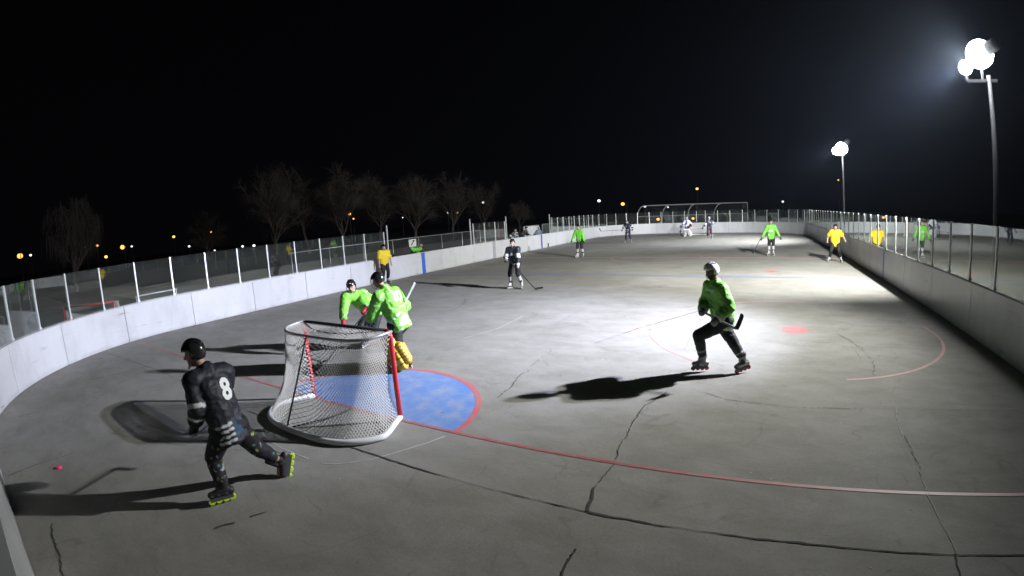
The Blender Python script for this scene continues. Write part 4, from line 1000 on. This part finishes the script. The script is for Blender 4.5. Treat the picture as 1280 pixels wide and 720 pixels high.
# ---------------------------------------------------------------- bench area fence, boards, banner
def chain_fence(name, label, pts, h, post_step=2.4, cell=.10, m=M_GALV, rail2=False, group=None):
    p0 = V(pts[0]); t = empty(name, (p0.x, p0.y, -.1), label, 'fence', group); O = V((p0.x, p0.y, -.1))
    bmr = bmesh.new(); bmm = bmesh.new()
    for a, b in zip(pts, pts[1:]):
        a, b = V((*a, -.1)), V((*b, -.1)); d = b - a; n = max(1, round(d.length / post_step))
        for i in range(n + 1):
            q = a + d * i / n - O; bm = bmesh.new(); tube(bm, [q, q + V((0, 0, h))], .03, 8); ob('fence_post', bm, m, t, smooth=True)
        tube(bmr, [a - O + V((0, 0, h - .03)), b - O + V((0, 0, h - .03))], .024, 8)
        if rail2: tube(bmr, [a - O + V((0, 0, h * .5)), b - O + V((0, 0, h * .5))], .02, 8)
        L = d.length; dn = d.normalized(); nx = int(L / cell); nz_ = h - .1
        for i in range(-int(nz_ / cell), nx + 1):     # two families of diagonal wires
            for sg in (1, -1):
                x0 = i * cell; x1 = x0 + nz_
                za, zb = (0, nz_) if sg > 0 else (nz_, 0)
                xa, xb = max(x0, 0), min(x1, L)
                if xb <= xa: continue
                f0, f1 = (xa - x0) / nz_, (xb - x0) / nz_
                tube(bmm, [a - O + dn * xa + V((0, 0, .05 + za + (zb - za) * f0)), a - O + dn * xb + V((0, 0, .05 + za + (zb - za) * f1))], .0022, 3, cap=False)
    ob('fence_rail', bmr, m, t, smooth=True); ob('wire_mesh', bmm, m, t)
    return t
chain_fence('chain_link_fence', 'low chain-link fence with a top rail behind the bench gap of the left boards', [(-14.0, 9.0), (-14.0, 25.5)], 1.76, cell=.12)
bm = bmesh.new(); box(bm, (0, 0, 0), (.03, .66, .46)); sg = ob('notice_sign', bm, mat('white_sign', (.6, .62, .6), .5)); sg.location = (-13.93, 17.75, 1.32); tag(sg, 'small white sign with a black stroke, hung on the low chain-link fence', 'sign')
bm = bmesh.new(); bar(bm, (.018, -.16, -.13), (.018, .16, .15), .012, .06); bar(bm, (.018, .02, .15), (.018, .19, .15), .012, .05); ob('sign_mark', bm, M_TAPE, sg)
def panel(name, label, x, ya, yb, z0, z1, m, cat):
    t = empty(name, (x, ya, 0), label, cat); bm = bmesh.new(); box(bm, (0, (yb - ya) / 2, (z0 + z1) / 2), (.04, yb - ya, z1 - z0)); ob('panel', bm, m, t)
    for y in (0, yb - ya): bm = bmesh.new(); box(bm, (0, y, z1 / 2 - .05), (.07, .07, z1 + .12)); ob('post', bm, M_GALV, t)
    bm = bmesh.new(); box(bm, (0, (yb - ya) / 2, z1 + .03), (.05, yb - ya - .07, .04)); ob('top_rail', bm, M_GALV, t)
    return t
panel('notice_board', 'white panel on two posts behind the people at the left boards', -12.5, 29.6, 32.4, .5, 1.60, mat('white_panel', (.5, .5, .51), .6, noise_scale=3), 'board')
panel('banner_frame', 'dark banner in a thin frame, right of the white panel beyond the left boards', -12.5, 33.1, 36.2, .5, 1.62, mat('dark_banner', (.05, .055, .055), .6, noise_scale=2.5, noise_amt=.8), 'banner')
def bench_seat(label, x, y, L, m, rz=0):
    t = empty('bench', (x, y, -.03), label, 'bench', rz=rz)
    bm = bmesh.new(); box(bm, (0, 0, .45), (L, .34, .05)); ob('seat', bm, m, t)
    for sx in (-1, 1): bm = bmesh.new(); box(bm, (sx * (L / 2 - .25), 0, .21), (.06, .28, .42)); ob('leg', bm, M_GALV, t)
bench_seat('maroon bench just outside the near end boards at the lower left', -.6, -5.05, 3.0, mat('maroon_paint', (.10, .02, .04), .6))
bench_seat('long plank bench for players behind the gap in the left boards', -11.9, 15.0, 5.5, mat('bench_plank', (.15, .15, .15), .6), rad(90))

# ---------------------------------------------------------------- backstop beyond the far end
def backstop():
    t = empty('backstop', (-10.6, 57, -.1), 'tall pipe-framed chain-link backstop beyond the far end boards', 'backstop')
    A, B_ = V((-5.8, 0, 0)), V((7.4, 0, 0)); H = 3.1
    bm = bmesh.new(); tube(bm, [A + V((0, 0, H)), B_ + V((0, 0, H + .05))], .07, 8); ob('top_pipe', bm, M_GALVB, t)
    bm = bmesh.new(); tube(bm, [A + V((-.8, 0, H * .55)), B_ + V((0, 0, H * .6))], .045, 8); ob('mid_pipe', bm, M_GALVB, t)
    for k in range(5):
        q = A.lerp(B_, k / 4); bm = bmesh.new()
        if k < 4: tube(bm, [q + V((-.9, -.0, 0)), q + V((-.9, 0, H * .55)), q + V((-.7, 0, H * .8)), q + V((-.35, 0, H * .95)), q + V((0, 0, H))], .055, 8)
        else: tube(bm, [q, q + V((0, 0, H + .05))], .055, 8)
        ob('upright', bm, M_GALVB, t, smooth=True)
    bm = bmesh.new(); cell = .35
    for i in range(-9, 38):
        for sg in (1, -1):
            xa, xb = i * cell, i * cell + H
            a0, b0 = max(0, xa), min(13.2, xb)
            if b0 <= a0: continue
            z = lambda x: (x - xa) if sg > 0 else H - (x - xa)
            tube(bm, [A + V((a0, 0, z(a0))), A + V((b0, 0, z(b0)))], .006, 3, cap=False)
    ob('wire_mesh', bm, M_GALV, t); return t
M_GALVB = mat('bright_galvanised_pipe', (.55, .56, .57), .5, .3)
bs = backstop(); bs.location = (-3.3, 57, -.1)

# ---------------------------------------------------------------- trees
def tree(label, x, y, h, spread, seed, droop=0.0, twigs=900, lean=0.0, group='bare trees beyond the left boards', trunk_r=None):
    rn = random.Random(seed); t = empty('bare_tree', (x, y, -.12), label, 'tree', group)
    tr = bmesh.new(); cr = bmesh.new(); tips = []
    def grow(bm, p, d, L, r, lvl):
        n = 4; pts = [p.copy()]; rs = [r]; q = p.copy(); dd = d.copy()
        for i in range(n):
            dd = (dd + V((rn.uniform(-1, 1), rn.uniform(-1, 1), rn.uniform(-.4, .8))) * .16).normalized()
            q = q + dd * L / n; pts.append(q.copy()); rs.append(r * (1 - .5 * (i + 1) / n))
        tube(bm, pts, rs, 6 if lvl < 2 else 4, cap=False)
        if lvl >= 3: tips.extend([(pts[2], dd), (pts[3], dd), (pts[4], dd)]); return
        k = (6, 5, 4)[lvl]
        for j in range(k):
            b = pts[rn.choice((1, 2, 3, 4)) if lvl else rn.choice((2, 3, 4))] if j else pts[-1]
            side = V((rn.uniform(-1, 1), rn.uniform(-1, 1), rn.uniform(-.1, .5))) * spread
            nd = (dd + side).normalized(); grow(cr, b, nd, L * rn.uniform(.62, .85), r * rn.uniform(.42, .6), lvl + 1)
    grow(tr, V((0, 0, 0)), V((lean, 0, 1)), h * .30, trunk_r or h * .022, 0)
    for i in range(int(twigs * 2.4)):
        p, d = rn.choice(tips); q = p + V((rn.gauss(0, .2), rn.gauss(0, .2), rn.gauss(0, .2)))
        L = rn.uniform(.5, 1.3) * h / 10; nd = (d + V((rn.gauss(0, .6), rn.gauss(0, .6), rn.gauss(0, .5)))).normalized()
        m_ = q + nd * L * .5; e = m_ + (nd * (1 - droop) + V((0, 0, -droop * 2))) * L * .7
        tube(cr, [p, m_, e], [.012, .009, .004], 3, cap=False)
    ob('trunk', tr, M_BARK, t, smooth=True); ob('crown', cr, M_TWIG, t); return t
def pol(az, D): a = rad(az); return (CAM.x + math.sin(a) * D, CAM.y + math.cos(a) * D)
trees = [(-79.5, 46, 10.2, .75, 3, .8, 'broad drooping bare tree, nearest on the far left', 1900), (-65, 60, 7.4, .8, 5, .3, 'small bare tree standing alone above the long straight boards', 1100),
         (-57, 52, 11.2, .95, 8, .2, 'wide bare tree, first of the row of overlapping crowns', 1300), (-53, 60, 12.4, .9, 31, .2, 'bare tree, second of the row of overlapping crowns', 1200), (-49, 56, 12.2, .95, 11, .2, 'bare tree with an orange lamp shining through its crown', 1300),
         (-44.5, 60, 12.0, .9, 14, .2, 'bare tree above the left end of the low chain-link fence', 1200), (-40.5, 58, 10.8, .95, 35, .2, 'bare tree above the white sign on the chain-link fence', 1200), (-36, 64, 10.6, .9, 17, .3, 'bare tree with a white and a yellow lamp glowing beside it', 1100),
         (-32, 70, 9.8, .8, 21, .2, 'bare tree behind the tall glass posts of the penalty box', 800), (-28, 66, 5.6, .6, 23, .4, 'low slender bare tree farthest right of the row', 600)]
for az, D, h, sprd, sd, dr, lab, tw in trees:
    x, y = pol(az, D); tree(lab, x, y, h, sprd, sd, dr, tw)

# ---------------------------------------------------------------- distant lamps
M_OR = mat('sodium_globe', (.9, .5, .2), .5, emit=(1.0, .40, .07), estr=2.6); M_WH = mat('white_globe', (.9, .9, .9), .5, emit=(.95, 1.0, .95), estr=1.6); M_YE = mat('yellow_globe', (.9, .8, .4), .5, emit=(1.0, .62, .12), estr=1.8)
def street_lamp(label, az, el, D, r, m, arm=0.0):
    x, y = pol(az, D); z = CAM.z + math.tan(rad(el)) * D
    t = empty('street_lamp', (x, y, -.12), label, 'street lamp', 'distant lamps beyond the rink'); z += .12
    bm = bmesh.new(); tube(bm, [(arm, 0, 0), (arm, 0, z - r * .4), (arm, 0, z + r * .8)], [.09, .06, .05], 8); 
    if arm: tube(bm, [(arm, 0, z + r * .7), (0, 0, z + r * .9)], .04, 8)
    else: pass
    ob('pole', bm, M_STEEL, t, smooth=True)
    bm = bmesh.new(); ell(bm, (0, 0, z), (r, r, r * .8), None, 12); ob('globe', bm, m, t, smooth=True)
    bm = bmesh.new(); tube(bm, [(0, 0, z + r * .75), (0, 0, z + r * .95), (0, 0, z + r * 1.25)], [r * .9, r * .6, r * .1], 10); ob('lamp_cap', bm, M_STEEL, t)
LT = [(-84.9, 1.08, 80, .42, M_OR, .9, 'large orange street lamp, leftmost of all'), (-83.8, 1.01, 110, .26, M_WH, 0, 'small white lamp just right of the leftmost orange lamp'), (-77.9, 1.13, 90, .34, M_WH, 0, 'bright white lamp shining through the drooping tree on the left'),
      (-76.7, 1.06, 105, .25, M_OR, 0, 'small orange lamp right of the white lamp in the drooping tree'), (-75.9, -.21, 80, .26, M_OR, 0, 'low orange lamp beneath the right edge of the drooping tree'), (-74.0, .56, 80, .38, M_OR, .9, 'orange lamp on an arm, right of the drooping tree'),
      (-73.0, .52, 110, .22, M_WH, 0, 'tiny white lamp right of the orange lamp on an arm'), (-68.3, 1.0, 90, .25, M_OR, 0, 'orange lamp left of the small bare tree'), (-66.7, -.23, 85, .19, M_WH, 0, 'low white lamp at the left foot of the small bare tree'),
      (-64.1, 1.06, 100, .20, M_OR, 0, 'tiny orange lamp within the small bare tree'), (-63.9, -1.0, 50, .09, M_WH, 0, 'tiny low white lamp at the foot of the small bare tree'), (-60.7, -.92, 52, .13, M_WH, 0, 'low white lamp, left of a close pair above the straight boards'), (-59.4, -.97, 52, .15, M_WH, 0, 'low white lamp, right of a close pair above the straight boards'),
      (-48.0, 1.54, 70, .24, M_OR, 0, 'orange lamp shining through the tallest bare tree'), (-47.6, 1.0, 90, .17, M_YE, 0, 'dim yellowish lamp just below the orange lamp in the tallest tree'), (-41.8, .66, 95, .12, M_WH, 0, 'tiny white lamp above the low chain-link fence'),
      (-36.4, .83, 95, .26, M_WH, 0, 'white lamp, left of the close white and yellow pair'), (-35.3, .76, 95, .24, M_YE, 0, 'yellow lamp, right of the close white and yellow pair'), (-32.1, 1.79, 100, .30, M_WH, 0, 'higher white lamp above the leftmost penalty box posts'),
      (-18.3, 1.22, 100, .34, M_WH, 0, 'white lamp above the far left corner glass'), (-15.5, .72, 85, .34, M_OR, .7, 'orange lamp on an arm at the left end of the backstop'), (-12.9, .34, 90, .24, M_WH, 0, 'white lamp seen at the left of the backstop top pipe'), (-10.2, .15, 120, .2, M_WH, 0, 'faint white lamp behind the middle of the backstop'),
      (-11.4, -1.22, 75, .26, M_OR, 0, 'low orange lamp behind the far glass, left of the far goaltender'), (-7.3, -1.24, 75, .22, M_OR, 0, 'low orange lamp behind the far glass, right above the far goaltender'), (-6.7, 2.18, 110, .32, M_YE, 0, 'high yellow lamp above the backstop'),
      (3.1, .49, 120, .26, M_WH, 0, 'small white lamp right of the backstop, low over the far boards'), (9.4, 2.78, 140, .22, M_YE, 0, 'small high yellowish lamp just left of the farther light pole')]
for az, el, D, r, m, arm, lab in LT: street_lamp(lab, az, el, D, r, m, arm)

# ---------------------------------------------------------------- thin mist added to imitate the lens glow of the lamps
if GLOW_HAZE:
    bm = bmesh.new(); bmesh.ops.create_cube(bm, size=1); hz = ob('glow_haze', bm, None); hz.location = (0, 30, 9.4); hz.scale = (400, 400, 21.2); tag(hz, 'thin mist added to imitate lens glow round the lamps', kind='stuff')
    hm = bpy.data.materials.new('glow_haze_air'); hm.use_nodes = True; n = hm.node_tree; n.nodes.remove(n.nodes['Principled BSDF'])
    pv = n.nodes.new('ShaderNodeVolumePrincipled'); pv.inputs['Density'].default_value = GLOW_HAZE; pv.inputs['Color'].default_value = (.6, .74, 1, 1); pv.inputs['Anisotropy'].default_value = .75
    n.links.new(pv.outputs[0], n.nodes['Material Output'].inputs['Volume']); hz.data.materials.append(hm)
